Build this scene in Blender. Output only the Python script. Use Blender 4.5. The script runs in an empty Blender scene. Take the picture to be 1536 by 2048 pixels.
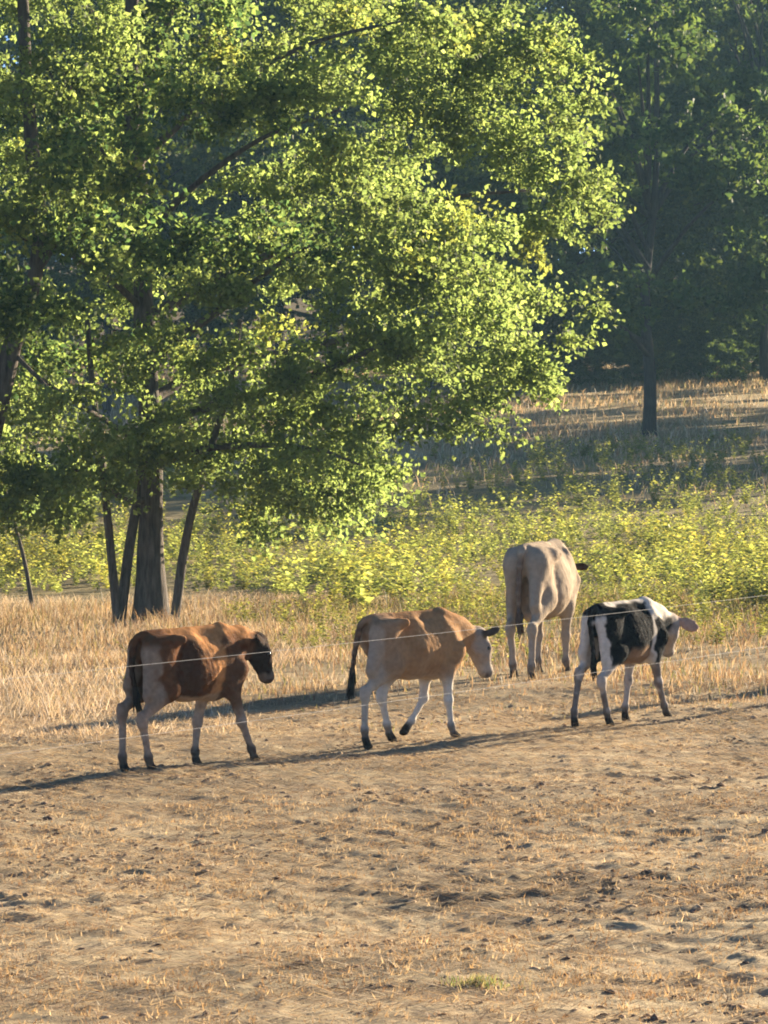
import bpy, math, random
import numpy as np
from mathutils import Vector, Matrix

R = math.radians
scene = bpy.context.scene
C = scene.collection

# ------------------------------------------------------------------ camera
SUN_AZ, SUN_EL = 47.0, 13.0            # degrees; azimuth counted from +X towards +Y
cam_d = bpy.data.cameras.new('camera')
cam = bpy.data.objects.new('camera', cam_d)
C.objects.link(cam)
cam.location = (0, 0, 1.85)
cam.rotation_euler = (R(90 - 0.83), 0, 0)
cam_d.sensor_fit = 'VERTICAL'
cam_d.sensor_height = 36.0
cam_d.lens = 107.9
cam_d.clip_start = 0.5
cam_d.clip_end = 3000
scene.camera = cam

# ------------------------------------------------------------------ world, sun, exposure
w = bpy.data.worlds.new('World')
scene.world = w
w.use_nodes = True
nt = w.node_tree
bg = nt.nodes['Background']
sky = nt.nodes.new('ShaderNodeTexSky')
sky.sky_type = 'NISHITA'
sky.sun_disc = False
sky.sun_elevation = R(SUN_EL)
sky.sun_rotation = R(90 - SUN_AZ)
sky.air_density = 0.42
sky.ozone_density = 2.5
sky.dust_density = 0.2
nt.links.new(sky.outputs[0], bg.inputs[0])
bg.inputs[1].default_value = 0.05
sun_d = bpy.data.lights.new('sun', 'SUN')
sun_d.energy = 5.0
sun_d.angle = R(0.53)
sun_d.color = (1.0, 0.84, 0.61)
sun = bpy.data.objects.new('sun', sun_d)
C.objects.link(sun)
SUNV = Vector((math.cos(R(SUN_EL)) * math.cos(R(SUN_AZ)), math.cos(R(SUN_EL)) * math.sin(R(SUN_AZ)), math.sin(R(SUN_EL))))
sun.rotation_euler = SUNV.to_track_quat('Z', 'Y').to_euler()
sun.location = SUNV * 60
vs = scene.view_settings
vs.view_transform = 'Standard'
vs.look = 'None'
vs.exposure = 2.5
vs.gamma = 1.0
vs.use_curve_mapping = False
scene.render.engine = 'CYCLES'
cy = scene.cycles
cy.use_denoising = True
cy.filter_width = 1.9
cy.max_bounces = 6
cy.diffuse_bounces = 3
cy.transmission_bounces = 4
cy.glossy_bounces = 2
cy.transparent_max_bounces = 4
cy.volume_bounces = 0
cy.sample_clamp_indirect = 6.0
cy.use_adaptive_sampling = True
cy.adaptive_threshold = 0.015

# ------------------------------------------------------------------ helpers
rng = np.random.default_rng(11)
HT = np.random.default_rng(5).random(65536).astype(np.float32)


def _h(ix, iy, iz, seed):
    return HT[((ix * 73856093) ^ (iy * 19349663) ^ (iz * 83492791) ^ (seed * 2654435)) & 65535]


def noise3(x, y, z, seed=0):
    x = np.asarray(x, dtype=np.float64); y = np.asarray(y, dtype=np.float64); z = np.asarray(z, dtype=np.float64)
    ix = np.floor(x).astype(np.int64); iy = np.floor(y).astype(np.int64); iz = np.floor(z).astype(np.int64)
    fx = x - ix; fy = y - iy; fz = z - iz
    fx = fx * fx * (3 - 2 * fx); fy = fy * fy * (3 - 2 * fy); fz = fz * fz * (3 - 2 * fz)
    r = 0
    for dx in (0, 1):
        for dy in (0, 1):
            for dz in (0, 1):
                wgt = (fx if dx else 1 - fx) * (fy if dy else 1 - fy) * (fz if dz else 1 - fz)
                r = r + wgt * _h(ix + dx, iy + dy, iz + dz, seed)
    return r


def noise2(x, y, seed=0):
    x = np.asarray(x, dtype=np.float64); y = np.asarray(y, dtype=np.float64)
    ix = np.floor(x).astype(np.int64); iy = np.floor(y).astype(np.int64)
    fx = x - ix; fy = y - iy
    fx = fx * fx * (3 - 2 * fx); fy = fy * fy * (3 - 2 * fy)
    r = 0
    for dx in (0, 1):
        for dy in (0, 1):
            r = r + (fx if dx else 1 - fx) * (fy if dy else 1 - fy) * _h(ix + dx, iy + dy, iy * 0, seed)
    return r


def sstep(a, b, x):
    t = np.clip((np.asarray(x, dtype=np.float64) - a) / (b - a), 0, 1)
    return t * t * (3 - 2 * t)


def terr(x, y):
    """ground height without the fine relief"""
    x = np.asarray(x, dtype=np.float64); y = np.asarray(y, dtype=np.float64)
    tilt = 0.028 * np.clip(x, -12, 12) * (1 - sstep(34, 60, y))
    t = (y - 48) / 4.0
    rise = 0.072 * 4.0 * np.logaddexp(0, np.clip(t, -30, 60))
    rise = rise + 0.07 * np.clip(y - 150, 0, 120)
    rise = np.where(t > 40, 0.072 * 160, rise * 0 + np.minimum(rise, 99)) + np.where(t > 40, .07 * np.clip(y - 150, 0, 120), 0)
    return tilt + rise


def relief(x, y):
    """trampled relief of the near ground"""
    near = (1 - sstep(30, 38, y))
    a = (noise2(x * 0.8, y * 0.8, 1) - .5) * 0.07
    b = (noise2(x * 1.7 + .3 * y, y * 2.3, 2) - .5) * 0.016
    c = (noise2(x * 4.2 + .2 * y, y * 4.8, 3) - .5) * 0.013
    d = sstep(.52, .92, noise2(x * 8.0, y * 9.0, 4)) * 0.018
    e = sstep(.50, .92, noise2(x * 15, y * 16, 6)) * 0.020
    f = (noise2(x * 24, y * 19, 8) - .5) * 0.014
    p = noise2(x * 3.3 + 7, y * 4.4, 9)
    pock = -0.010 * sstep(.70, .84, p + (noise2(x * 13, y * 13, 10) - .5) * .2)
    amp = (0.27 + .50 * noise2(x * .45, y * .6, 12)) * (1 - .30 * sstep(16.8, 18.5, y - .75 * x))
    return near * (a + (b + c + d + e + f + pock) * amp)


def mk_mesh(name, verts, faces, colors=None, smooth=False):
    """verts (n,3), faces (m,3) or (m,4) arrays"""
    verts = np.ascontiguousarray(verts, dtype=np.float32)
    faces = np.ascontiguousarray(faces, dtype=np.int32)
    k = faces.shape[1]
    me = bpy.data.meshes.new(name)
    me.vertices.add(len(verts)); me.vertices.foreach_set('co', verts.ravel())
    me.loops.add(faces.size); me.loops.foreach_set('vertex_index', faces.ravel())
    me.polygons.add(len(faces))
    me.polygons.foreach_set('loop_start', np.arange(0, faces.size, k, dtype=np.int32))
    if smooth:
        me.polygons.foreach_set('use_smooth', np.ones(len(faces), dtype=bool))
    me.update(calc_edges=True)
    if colors is not None:
        at = me.color_attributes.new('Col', 'FLOAT_COLOR', 'POINT')
        c4 = np.ones((len(verts), 4), dtype=np.float32); c4[:, :3] = colors
        at.data.foreach_set('color', c4.ravel())
    return me


def link(name, me, mat=None, parent=None, loc=None, rot=None, scl=None):
    o = bpy.data.objects.new(name, me)
    C.objects.link(o)
    if mat is not None and me is not None and len(me.materials) == 0:
        me.materials.append(mat)
    if parent is not None:
        o.parent = parent
    if loc is not None: o.location = loc
    if rot is not None: o.rotation_euler = rot
    if scl is not None: o.scale = scl
    return o


def tag(o, label=None, cat=None, group=None, kind=None):
    if label: o['label'] = label
    if cat: o['category'] = cat
    if group: o['group'] = group
    if kind: o['kind'] = kind
    return o


def empty(name, loc=(0, 0, 0), rz=0.0):
    o = bpy.data.objects.new(name, None)
    C.objects.link(o)
    o.empty_display_size = 0.2
    o.location = loc
    o.rotation_euler = (0, 0, rz)
    return o


def tube(points, radii, seg=8, cap=True):
    """tapered tube along points -> verts, quad faces (caps as degenerate fans of quads)"""
    P = np.array(points, dtype=np.float64); n = len(P)
    T = np.gradient(P, axis=0); T /= np.linalg.norm(T, axis=1)[:, None] + 1e-9
    up = np.array([0.31, 0.87, 0.12])
    V = []
    for i in range(n):
        a = np.cross(T[i], up); a /= np.linalg.norm(a) + 1e-9
        b = np.cross(T[i], a)
        ang = np.arange(seg) * 2 * math.pi / seg
        V.append(P[i] + radii[i] * (np.cos(ang)[:, None] * a + np.sin(ang)[:, None] * b))
    V = np.concatenate(V)
    F = []
    for i in range(n - 1):
        for j in range(seg):
            k = (j + 1) % seg
            F.append((i * seg + j, i * seg + k, (i + 1) * seg + k, (i + 1) * seg + j))
    if cap:
        for base in (0, (n - 1) * seg):
            for j in range(1, seg - 1, 2):
                F.append((base, base + j, base + j + 1, base + (j + 2) % seg))
    return V, np.array(F)


def curve_pts(ctrl, n):
    """Catmull-Rom through control rows"""
    c = np.array(ctrl, dtype=np.float64)
    c = np.vstack([2 * c[0] - c[1], c, 2 * c[-1] - c[-2]])
    m = len(c) - 3
    out = []
    for t in np.linspace(0, m - 1e-6, n):
        i = int(t); f = t - i
        p0, p1, p2, p3 = c[i], c[i + 1], c[i + 2], c[i + 3]
        out.append(.5 * ((2 * p1) + (-p0 + p2) * f + (2 * p0 - 5 * p1 + 4 * p2 - p3) * f * f + (-p0 + 3 * p1 - 3 * p2 + p3) * f ** 3))
    return np.array(out)


# ------------------------------------------------------------------ materials
def new_mat(name):
    m = bpy.data.materials.new(name)
    m.use_nodes = True
    n = m.node_tree.nodes
    return m, n, m.node_tree.links, n['Principled BSDF'], n['Material Output']


def attr_mat(name, rough=.85, bump=0.0, bscale=60., spec=.2, mottle=.25, mscale=8., sheen=0.):
    m, n, l, p, out = new_mat(name)
    a = n.new('ShaderNodeAttribute'); a.attribute_name = 'Col'
    tc = n.new('ShaderNodeTexCoord')
    nz = n.new('ShaderNodeTexNoise'); nz.inputs['Scale'].default_value = mscale; nz.inputs['Detail'].default_value = 6
    l.new(tc.outputs['Object'], nz.inputs['Vector'])
    mr = n.new('ShaderNodeMapRange')
    mr.inputs['From Min'].default_value = .25; mr.inputs['From Max'].default_value = .75
    mr.inputs['To Min'].default_value = 1 - mottle; mr.inputs['To Max'].default_value = 1 + mottle
    l.new(nz.outputs[0], mr.inputs['Value'])
    mx = n.new('ShaderNodeVectorMath'); mx.operation = 'SCALE'
    l.new(a.outputs['Color'], mx.inputs[0]); l.new(mr.outputs[0], mx.inputs['Scale'])
    l.new(mx.outputs[0], p.inputs['Base Color'])
    p.inputs['Roughness'].default_value = rough
    p.inputs['Specular IOR Level'].default_value = spec
    if sheen:
        p.inputs['Sheen Weight'].default_value = sheen
    if bump:
        nb = n.new('ShaderNodeTexNoise'); nb.inputs['Scale'].default_value = bscale; nb.inputs['Detail'].default_value = 5
        l.new(tc.outputs['Object'], nb.inputs['Vector'])
        b = n.new('ShaderNodeBump'); b.inputs['Strength'].default_value = bump; b.inputs['Distance'].default_value = .02
        l.new(nb.outputs[0], b.inputs['Height']); l.new(b.outputs[0], p.inputs['Normal'])
    return m


def leaf_mat(name, trans=.45, tcol=(1.5, 1.35, .55), rough=.55, spec=.3):
    """two-sided leaf: reflecting face plus light shining through"""
    m, n, l, p, out = new_mat(name)
    a = n.new('ShaderNodeAttribute'); a.attribute_name = 'Col'
    l.new(a.outputs['Color'], p.inputs['Base Color'])
    p.inputs['Roughness'].default_value = rough
    p.inputs['Specular IOR Level'].default_value = spec
    t = n.new('ShaderNodeBsdfTranslucent')
    mu = n.new('ShaderNodeVectorMath'); mu.operation = 'MULTIPLY'; mu.inputs[1].default_value = tcol
    l.new(a.outputs['Color'], mu.inputs[0]); l.new(mu.outputs[0], t.inputs['Color'])
    mix = n.new('ShaderNodeMixShader'); mix.inputs[0].default_value = trans
    l.new(p.outputs[0], mix.inputs[1]); l.new(t.outputs[0], mix.inputs[2])
    l.new(mix.outputs[0], out.inputs['Surface'])
    return m


def bark_mat(name, c1, c2):
    m, n, l, p, out = new_mat(name)
    tc = n.new('ShaderNodeTexCoord')
    mp = n.new('ShaderNodeMapping'); mp.inputs['Scale'].default_value = (14, 14, 2.2)
    l.new(tc.outputs['Object'], mp.inputs[0])
    nz = n.new('ShaderNodeTexNoise'); nz.inputs['Scale'].default_value = 1.6; nz.inputs['Detail'].default_value = 8; nz.inputs['Roughness'].default_value = .65
    l.new(mp.outputs[0], nz.inputs['Vector'])
    cr = n.new('ShaderNodeValToRGB')
    cr.color_ramp.elements[0].position = .32; cr.color_ramp.elements[0].color = (*c1, 1)
    cr.color_ramp.elements[1].position = .68; cr.color_ramp.elements[1].color = (*c2, 1)
    l.new(nz.outputs[0], cr.inputs[0]); l.new(cr.outputs[0], p.inputs['Base Color'])
    b = n.new('ShaderNodeBump'); b.inputs['Strength'].default_value = .9; b.inputs['Distance'].default_value = .03
    l.new(nz.outputs[0], b.inputs['Height']); l.new(b.outputs[0], p.inputs['Normal'])
    p.inputs['Roughness'].default_value = .95
    p.inputs['Specular IOR Level'].default_value = .1
    return m


M_leaf = leaf_mat('tree_leaf', .70, (1.85, 1.84, 1.4), spec=.12, rough=.65)
M_farleaf = leaf_mat('wood_leaf', .5, (1.9, 1.75, 1.0), spec=.1, rough=.65)
M_weed = leaf_mat('weed_leaf', .5, (1.75, 1.8, 1.2), spec=.12)
M_straw = leaf_mat('dry_grass', .35, (1.15, 1.0, .75), rough=.7, spec=.2)
M_bark = bark_mat('bark', (.035, .029, .025), (.14, .115, .095))
M_wood = bark_mat('far_bark', (.025, .022, .022), (.07, .06, .055))
M_fur = attr_mat('short_fur', rough=.95, bump=.25, bscale=70, spec=.02, mottle=.2, mscale=26)
M_hair = attr_mat('tail_hair', rough=.7, mottle=.2)
M_clod = attr_mat('clod', rough=.95, bump=.3, bscale=90, spec=.05)

# ground: trampled dry soil, straw litter, and scrubby earth further back
m, n, l, p, out = new_mat('dry_soil')
M_ground = m
tc = n.new('ShaderNodeTexCoord')


def gnoise(sc, det=6, rough=.6, stretch=(1, 1, 1)):
    mp = n.new('ShaderNodeMapping'); mp.inputs['Scale'].default_value = stretch
    l.new(tc.outputs['Object'], mp.inputs[0])
    z = n.new('ShaderNodeTexNoise'); z.inputs['Scale'].default_value = sc; z.inputs['Detail'].default_value = det
    z.inputs['Roughness'].default_value = rough
    l.new(mp.outputs[0], z.inputs['Vector'])
    return z.outputs[0]


def gramp(src, stops):
    cr = n.new('ShaderNodeValToRGB')
    e = cr.color_ramp.elements
    e[0].position, e[0].color = stops[0][0], (*stops[0][1], 1)
    e[1].position, e[1].color = stops[-1][0], (*stops[-1][1], 1)
    for pos, col in stops[1:-1]:
        x = e.new(pos); x.color = (*col, 1)
    l.new(src, cr.inputs[0])
    return cr.outputs[0]


def gmix(fac, a, b, blend='MIX'):
    x = n.new('ShaderNodeMix'); x.data_type = 'RGBA'; x.blend_type = blend
    if isinstance(fac, float): x.inputs[0].default_value = fac
    else: l.new(fac, x.inputs[0])
    l.new(a, x.inputs[6]); l.new(b, x.inputs[7])
    return x.outputs[2]


soil = gramp(gnoise(2.6, 9, .66, (.6, 1.5, 1)), [(.30, (.16, .118, .076)), (.43, (.29, .222, .138)), (.55, (.44, .35, .215)), (.72, (.56, .465, .30))])
straw = gramp(gnoise(30, 5, .72, (.4, 1.2, 1)), [(.28, (.17, .118, .075)), (.5, (.38, .285, .175)), (.72, (.60, .48, .31))])
col = gmix(gramp(gnoise(.9, 7, .65), [(.40, (.15, .15, .15)), (.62, (.75, .75, .75))]), soil, straw)
at = n.new('ShaderNodeAttribute'); at.attribute_name = 'Col'
col = gmix(.85, col, at.outputs['Color'], 'MULTIPLY')
l.new(col, p.inputs['Base Color'])
bmp = n.new('ShaderNodeBump'); bmp.inputs['Strength'].default_value = 1.0; bmp.inputs['Distance'].default_value = .03
l.new(gnoise(48, 7, .7), bmp.inputs['Height']); l.new(bmp.outputs[0], p.inputs['Normal'])
p.inputs['Roughness'].default_value = .97
p.inputs['Specular IOR Level'].default_value = .08


def flat_mat(name, col, rough=.6, metal=0., scale=30., var=.25):
    m, n, l, p, out = new_mat(name)
    tc = n.new('ShaderNodeTexCoord')
    z = n.new('ShaderNodeTexNoise'); z.inputs['Scale'].default_value = scale; z.inputs['Detail'].default_value = 5
    l.new(tc.outputs['Object'], z.inputs['Vector'])
    cr = n.new('ShaderNodeValToRGB')
    cr.color_ramp.elements[0].color = (*[c * (1 - var) for c in col], 1); cr.color_ramp.elements[0].position = .3
    cr.color_ramp.elements[1].color = (*[min(1, c * (1 + var)) for c in col], 1); cr.color_ramp.elements[1].position = .7
    l.new(z.outputs[0], cr.inputs[0]); l.new(cr.outputs[0], p.inputs['Base Color'])
    p.inputs['Roughness'].default_value = rough
    p.inputs['Metallic'].default_value = metal
    return m


M_wire = flat_mat('white_poly_wire', (.28, .27, .27), .7)
M_post = flat_mat('weathered_post', (.22, .17, .12), .9)
M_eye = flat_mat('dark_eye', (.012, .009, .008), .12)

# ------------------------------------------------------------------ ground
xs = np.concatenate([-np.geomspace(600, 3.55, 55), np.arange(-3.5, 3.5, .024), np.geomspace(3.52, 600, 55)])
ys = np.concatenate([np.linspace(-60, 8.4, 24), np.arange(8.8, 25, .030), np.arange(25, 38, .12), np.arange(38, 60, .5), np.geomspace(60.4, 900, 80)])
GX, GY = np.meshgrid(xs, ys)
GZ = terr(GX, GY) + relief(GX, GY) * (1 - sstep(8, 30, np.abs(GX)))
nx, ny = len(xs), len(ys)
idx = np.arange(nx * ny).reshape(ny, nx)
quads = np.stack([idx[:-1, :-1], idx[:-1, 1:], idx[1:, 1:], idx[1:, :-1]], -1).reshape(-1, 4)
gv = np.stack([GX.ravel(), GY.ravel(), GZ.ravel()], -1)
# soil colour zones: bare trampled tan in front, browner under the cattle, greenish earth in the weeds, straw on the slope
gx, gy = GX.ravel(), GY.ravel()
zone = np.ones((len(gx), 3)) * np.array([1.0, 1.0, 1.0])


def zmix(z, wgt, c):
    return z * (1 - wgt[:, None]) + np.array(c) * wgt[:, None]


wob = (noise2(gx * .35, gy * .35, 21) - .5) * 5
zone = zmix(zone, sstep(15, 18, gy + wob * .6) * .5, (.82, .80, .78))
zone = zmix(zone, sstep(24, 28, gy + wob), (.80, .78, .70))
zone = zmix(zone, sstep(35, 42, gy + wob) * .8, (.45, .48, .32))
zone = zmix(zone, sstep(72, 82, gy + wob), (.92, .90, .76))
zone = zmix(zone, sstep(124, 134, gy + wob), (.35, .34, .28))
patch = noise2(gx * .7 + 4, gy * .9, 31)
zone *= (0.78 + .44 * sstep(.25, .75, patch))[:, None]
mat_ = noise2(gx * 2.1 + .4 * gy, gy * 3.2, 36) * .6 + noise2(gx * 5.2, gy * 8, 37) * .4
zone = zone * (1 - (sstep(.50, .68, mat_) * .30 * (1 - sstep(28, 34, gy)))[:, None] * np.array([.9, 1.0, 1.05]))
ground = link('ground', mk_mesh('ground', gv, quads, zone, smooth=True), M_ground)
tag(ground, 'dry trampled tan pasture ground rising towards the wood', 'ground', kind='structure')


def ground_z(x, y):
    return terr(x, y) + relief(x, y) * (1 - sstep(8, 30, np.abs(x)))


# ------------------------------------------------------------------ grasses and litter (uncountable)
def blades(px, py, h, wd, lean, cols, bend=.35, tri=False, azim=None, zoff=-.01):
    """upright bent blades -> verts, tris, colors"""
    N = len(px)
    pz = ground_z(px, py) + zoff
    az = rng.random(N) * 2 * math.pi if azim is None else azim
    dx, dy = np.cos(az), np.sin(az)
    fa = rng.random(N) * 2 * math.pi
    wx, wy = np.cos(fa) * wd * .5, np.sin(fa) * wd * .5
    b = np.stack([px, py, pz], -1)
    wv = np.stack([wx, wy, np.zeros(N)], -1)
    tip = b + np.stack([dx * lean * h, dy * lean * h, h * np.sqrt(np.clip(1 - lean ** 2, .02, 1))], -1)
    if tri:
        V = np.stack([b - wv, b + wv, tip], 1).reshape(-1, 3)
        F = np.arange(3 * N).reshape(N, 3)
        return V, F, np.repeat(cols, 3, 0)
    mid = b + np.stack([dx * lean * h * bend, dy * lean * h * bend, h * .55], -1)
    V = np.stack([b - wv, b + wv, mid + wv * .8, mid - wv * .8, tip], 1).reshape(-1, 3)
    o = np.arange(N)[:, None] * 5
    F = np.concatenate([o + [0, 1, 2], o + [0, 2, 3], o + [3, 2, 4]], 0)
    return V, F, np.repeat(cols, 5, 0)


def merge(parts):
    V, F, K = [], [], []
    off = 0
    for v, f, k in parts:
        V.append(v); F.append(f + off); K.append(k); off += len(v)
    return np.concatenate(V), np.concatenate(F), np.concatenate(K)


def pick(pal, N, jit=.2):
    pal = np.array(pal)
    c = pal[rng.integers(0, len(pal), N)]
    return c * (1 + (rng.random((N, 1)) - .5) * 2 * jit)


STRAW = [(.48, .365, .225), (.40, .29, .17), (.55, .44, .29), (.32, .225, .135), (.45, .35, .23)]
BROWN = [(.24, .15, .085), (.30, .20, .11), (.18, .115, .07), (.38, .27, .15)]
OLIVE = [(.16, .17, .06), (.22, .21, .08), (.12, .14, .05), (.30, .26, .11)]


def scatter(N, x0, x1, y0, y1, dens=None):
    x = rng.uniform(x0, x1, N); y = rng.uniform(y0, y1, N)
    if dens is not None:
        keep = rng.random(N) < dens(x, y)
        x, y = x[keep], y[keep]
    return x, y


def in_view(x, y, m=.8):
    return (np.abs(x) < y * .128 + m).astype(float)


# short stubble in the foreground, in small trampled tufts
px, py = scatter(40000, -4.6, 4.6, 9.2, 25, lambda x, y: in_view(x, y, 1.1) * (.40 + .60 * sstep(.38, .68, noise2(x * 1.1, y * 1.4, 41))))
tn = len(px)
px = np.repeat(px, 14) + rng.normal(0, .032, tn * 14); py = np.repeat(py, 14) + rng.normal(0, .04, tn * 14)
N = len(px)
hh = rng.uniform(.012, .042, N) * np.repeat(rng.uniform(.4, 1.3, tn), 14) * (1 - .35 * sstep(16, 18.5, py))
cm = np.repeat(pick(STRAW + BROWN, tn), 14, 0) * rng.uniform(.75, 1.25, (N, 1))
parts = [blades(px, py, hh, rng.uniform(.004, .011, N), rng.uniform(.3, .97, N), cm, tri=True)]
# flat-lying litter, mostly combed one way
px, py = scatter(145000, -4.6, 4.6, 9.2, 26, lambda x, y: in_view(x, y, 1.1) * (.35 + .65 * sstep(.35, .6, noise2(x * 1.6 + .5 * y, y * 3.0, 43))))
N = len(px)
az_ = np.where(rng.random(N) < .5, 0, math.pi) + .38 + rng.normal(0, .38, N)
parts.append(blades(px, py, rng.uniform(.04, .15, N), rng.uniform(.003, .008, N), rng.uniform(.95, .995, N), pick(STRAW + STRAW + STRAW + BROWN, N, .25) * [1.08, 1.10, 1.15], tri=True, zoff=.005, azim=az_))
v, f, k = merge(parts)
tag(link('straw_stubble', mk_mesh('straw_stubble', v, f, k), M_straw), 'short dry stubble and straw litter over the bare foreground', 'stubble', kind='stuff')

# ankle-high dry grass behind and around the cattle
def d_mid(x, y):
    e = y + (noise2(x * .6, y * .6, 51) - .5) * 3.5 + .25 * x
    return in_view(x, y, 1.0) * sstep(21.5, 26.0, e) * (.25 + .75 * sstep(.35, .65, noise2(x * .9, y * .7, 52)))


px, py = scatter(95000, -7, 7, 19.5, 41, d_mid)
N = len(px)
hh = rng.uniform(.04, .15, N) * (1 + .8 * sstep(27, 36, py)) * (.6 + .8 * noise2(px * .8, py * .8, 53))
hh = hh * (.35 + .65 * sstep(21.5, 27.5, py + .25 * px))
cm = pick(STRAW + BROWN + BROWN, N) * [.94, .97, 1.05]
gmask = (rng.random(N) < .15 + .5 * sstep(29, 36, py) * sstep(-2, 0, px))
cm[gmask] = pick(OLIVE, gmask.sum())
v, f, k = blades(px, py, hh, rng.uniform(.005, .012, N), rng.uniform(.1, .8, N), cm)
tag(link('dry_grass', mk_mesh('dry_grass', v, f, k), M_straw), 'ankle-high brown dry grass around and behind the cattle', 'grass', kind='stuff')

# tall straw-coloured grass at the left, under the trees
def d_straw(x, y):
    edge = -1.55 + (y - 20) * .085 + (noise2(x * .7, y * .5, 61) - .5) * 1.6
    return in_view(x, y, 1.2) * sstep(.5, -.5, x - edge) * sstep(20.0, 21.6, y - .25 * (x + 2) + (noise2(x * 1.2, y, 62) - .5) * 1.5) * (.3 + .7 * sstep(.3, .6, noise2(x * 1.3, y * .9, 63)))


px, py = scatter(135000, -8, 2, 19.5, 43, d_straw)
N = len(px)
hh = rng.uniform(.05, .21, N) * (.35 + 1.0 * noise2(px * 1.1, py * .8, 64))
hh = hh * (.3 + .7 * sstep(20.0, 24.5, py - .25 * (px + 2) + (noise2(px * 2, py * 1.3, 65) - .5) * 2.5))
v, f, k = blades(px, py, hh, rng.uniform(.003, .007, N), rng.uniform(.35, .99, N), pick(STRAW + [(.60, .50, .36), (.56, .46, .33)], N, .28) * [1.04, 1.08, 1.22], bend=.5)
tag(link('tall_straw_grass', mk_mesh('tall_straw_grass', v, f, k), M_straw), 'tall pale straw grass under the trees at the left', 'grass', kind='stuff')

# straw and seed heads on the far slope below the wood
px, py = scatter(70000, -22, 24, 62, 134, lambda x, y: in_view(x, y, 3) * (.25 + .75 * sstep(.35, .6, noise2(x * .3, y * .18, 71))) * sstep(58, 84, y + .5 * x))
N = len(px)
v, f, k = blades(px, py, rng.uniform(.12, .38, N), rng.uniform(.016, .04, N), rng.uniform(.2, .9, N), pick(STRAW + [(.55, .46, .32), (.24, .24, .11)], N, .22) * [.95, .98, 1.05])
tag(link('slope_grass', mk_mesh('slope_grass', v, f, k), M_straw), 'tawny dry grass on the slope below the wood', 'grass', kind='stuff')

# loose clods and crumbs of dry earth in the foreground
ico = np.array([(0, 0, 1), (.89, 0, .45), (.28, .85, .45), (-.72, .53, .45), (-.72, -.53, .45), (.28, -.85, .45), (.72, .53, -.3), (-.28, .85, -.3), (-.89, 0, -.3), (-.28, -.85, -.3), (.72, -.53, -.3)])
icf = np.array([(0, 1, 2), (0, 2, 3), (0, 3, 4), (0, 4, 5), (0, 5, 1), (1, 6, 2), (2, 6, 7), (2, 7, 3), (3, 7, 8), (3, 8, 4), (4, 8, 9), (4, 9, 5), (5, 9, 10), (5, 10, 1), (1, 10, 6)])
px, py = scatter(12000, -4, 4, 9.3, 23, lambda x, y: in_view(x, y, .3) * (.15 + .85 * sstep(.4, .7, noise2(x * .9, y * 1.1, 81))))
N = len(px)
sz = rng.uniform(.004, .014, N) * (1 + .8 * (rng.random(N) < .05))
V = ico[None] * (1 + (rng.random((N, 11, 3)) - .5) * .7) * sz[:, None, None] * np.stack([rng.uniform(.8, 1.9, N), rng.uniform(.8, 1.6, N), rng.uniform(.45, .8, N)], -1)[:, None, :]
V += np.stack([px, py, ground_z(px, py) + sz * .1], -1)[:, None, :]
F = (icf[None] + (np.arange(N) * 11)[:, None, None]).reshape(-1, 3)
tag(link('earth_clods', mk_mesh('earth_clods', V.reshape(-1, 3), F, np.repeat(pick([(.30, .21, .13), (.22, .15, .10), (.38, .28, .18), (.16, .11, .08)], N), 11, 0)), M_clod), 'crumbled dry earth clods strewn over the foreground', 'clods', kind='stuff')

# ------------------------------------------------------------------ leafy weeds
LEAF6 = np.array([(0, 0, 0), (.34, .5, .09), (.22, 1.0 * .78, .05), (0, 1, -.06), (-.22, .78, .05), (-.34, .5, .09), (0, .5, 0)])
LEAF6F = np.array([(0, 1, 6), (1, 2, 6), (2, 3, 6), (3, 4, 6), (4, 5, 6), (5, 0, 6)])
LEAF4 = np.array([(0, 0, 0), (.36, .48, .07), (0, 1, -.08), (-.36, .48, .07)])
LEAF4F = np.array([(0, 1, 2), (0, 2, 3)])


def place_leaves(pos, dirv, nrm, size, cols, six=False):
    """leaf shape with base at pos, pointing along dirv, facing nrm"""
    shp, fc = (LEAF6, LEAF6F) if six else (LEAF4, LEAF4F)
    d = dirv / (np.linalg.norm(dirv, axis=1)[:, None] + 1e-9)
    s = np.cross(d, nrm); s /= np.linalg.norm(s, axis=1)[:, None] + 1e-9
    u = np.cross(s, d)
    V = (s[:, None, :] * shp[None, :, 0:1] + d[:, None, :] * shp[None, :, 1:2] + u[:, None, :] * shp[None, :, 2:3]) * size[:, None, None] + pos[:, None, :]
    k = len(shp)
    F = (fc[None] + (np.arange(len(pos)) * k)[:, None, None]).reshape(-1, 3)
    return V.reshape(-1, 3), F, np.repeat(cols, k, 0)


WEEDC = [(.185, .205, .065), (.23, .245, .080), (.15, .175, .060), (.28, .275, .10), (.21, .22, .08)]


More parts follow.
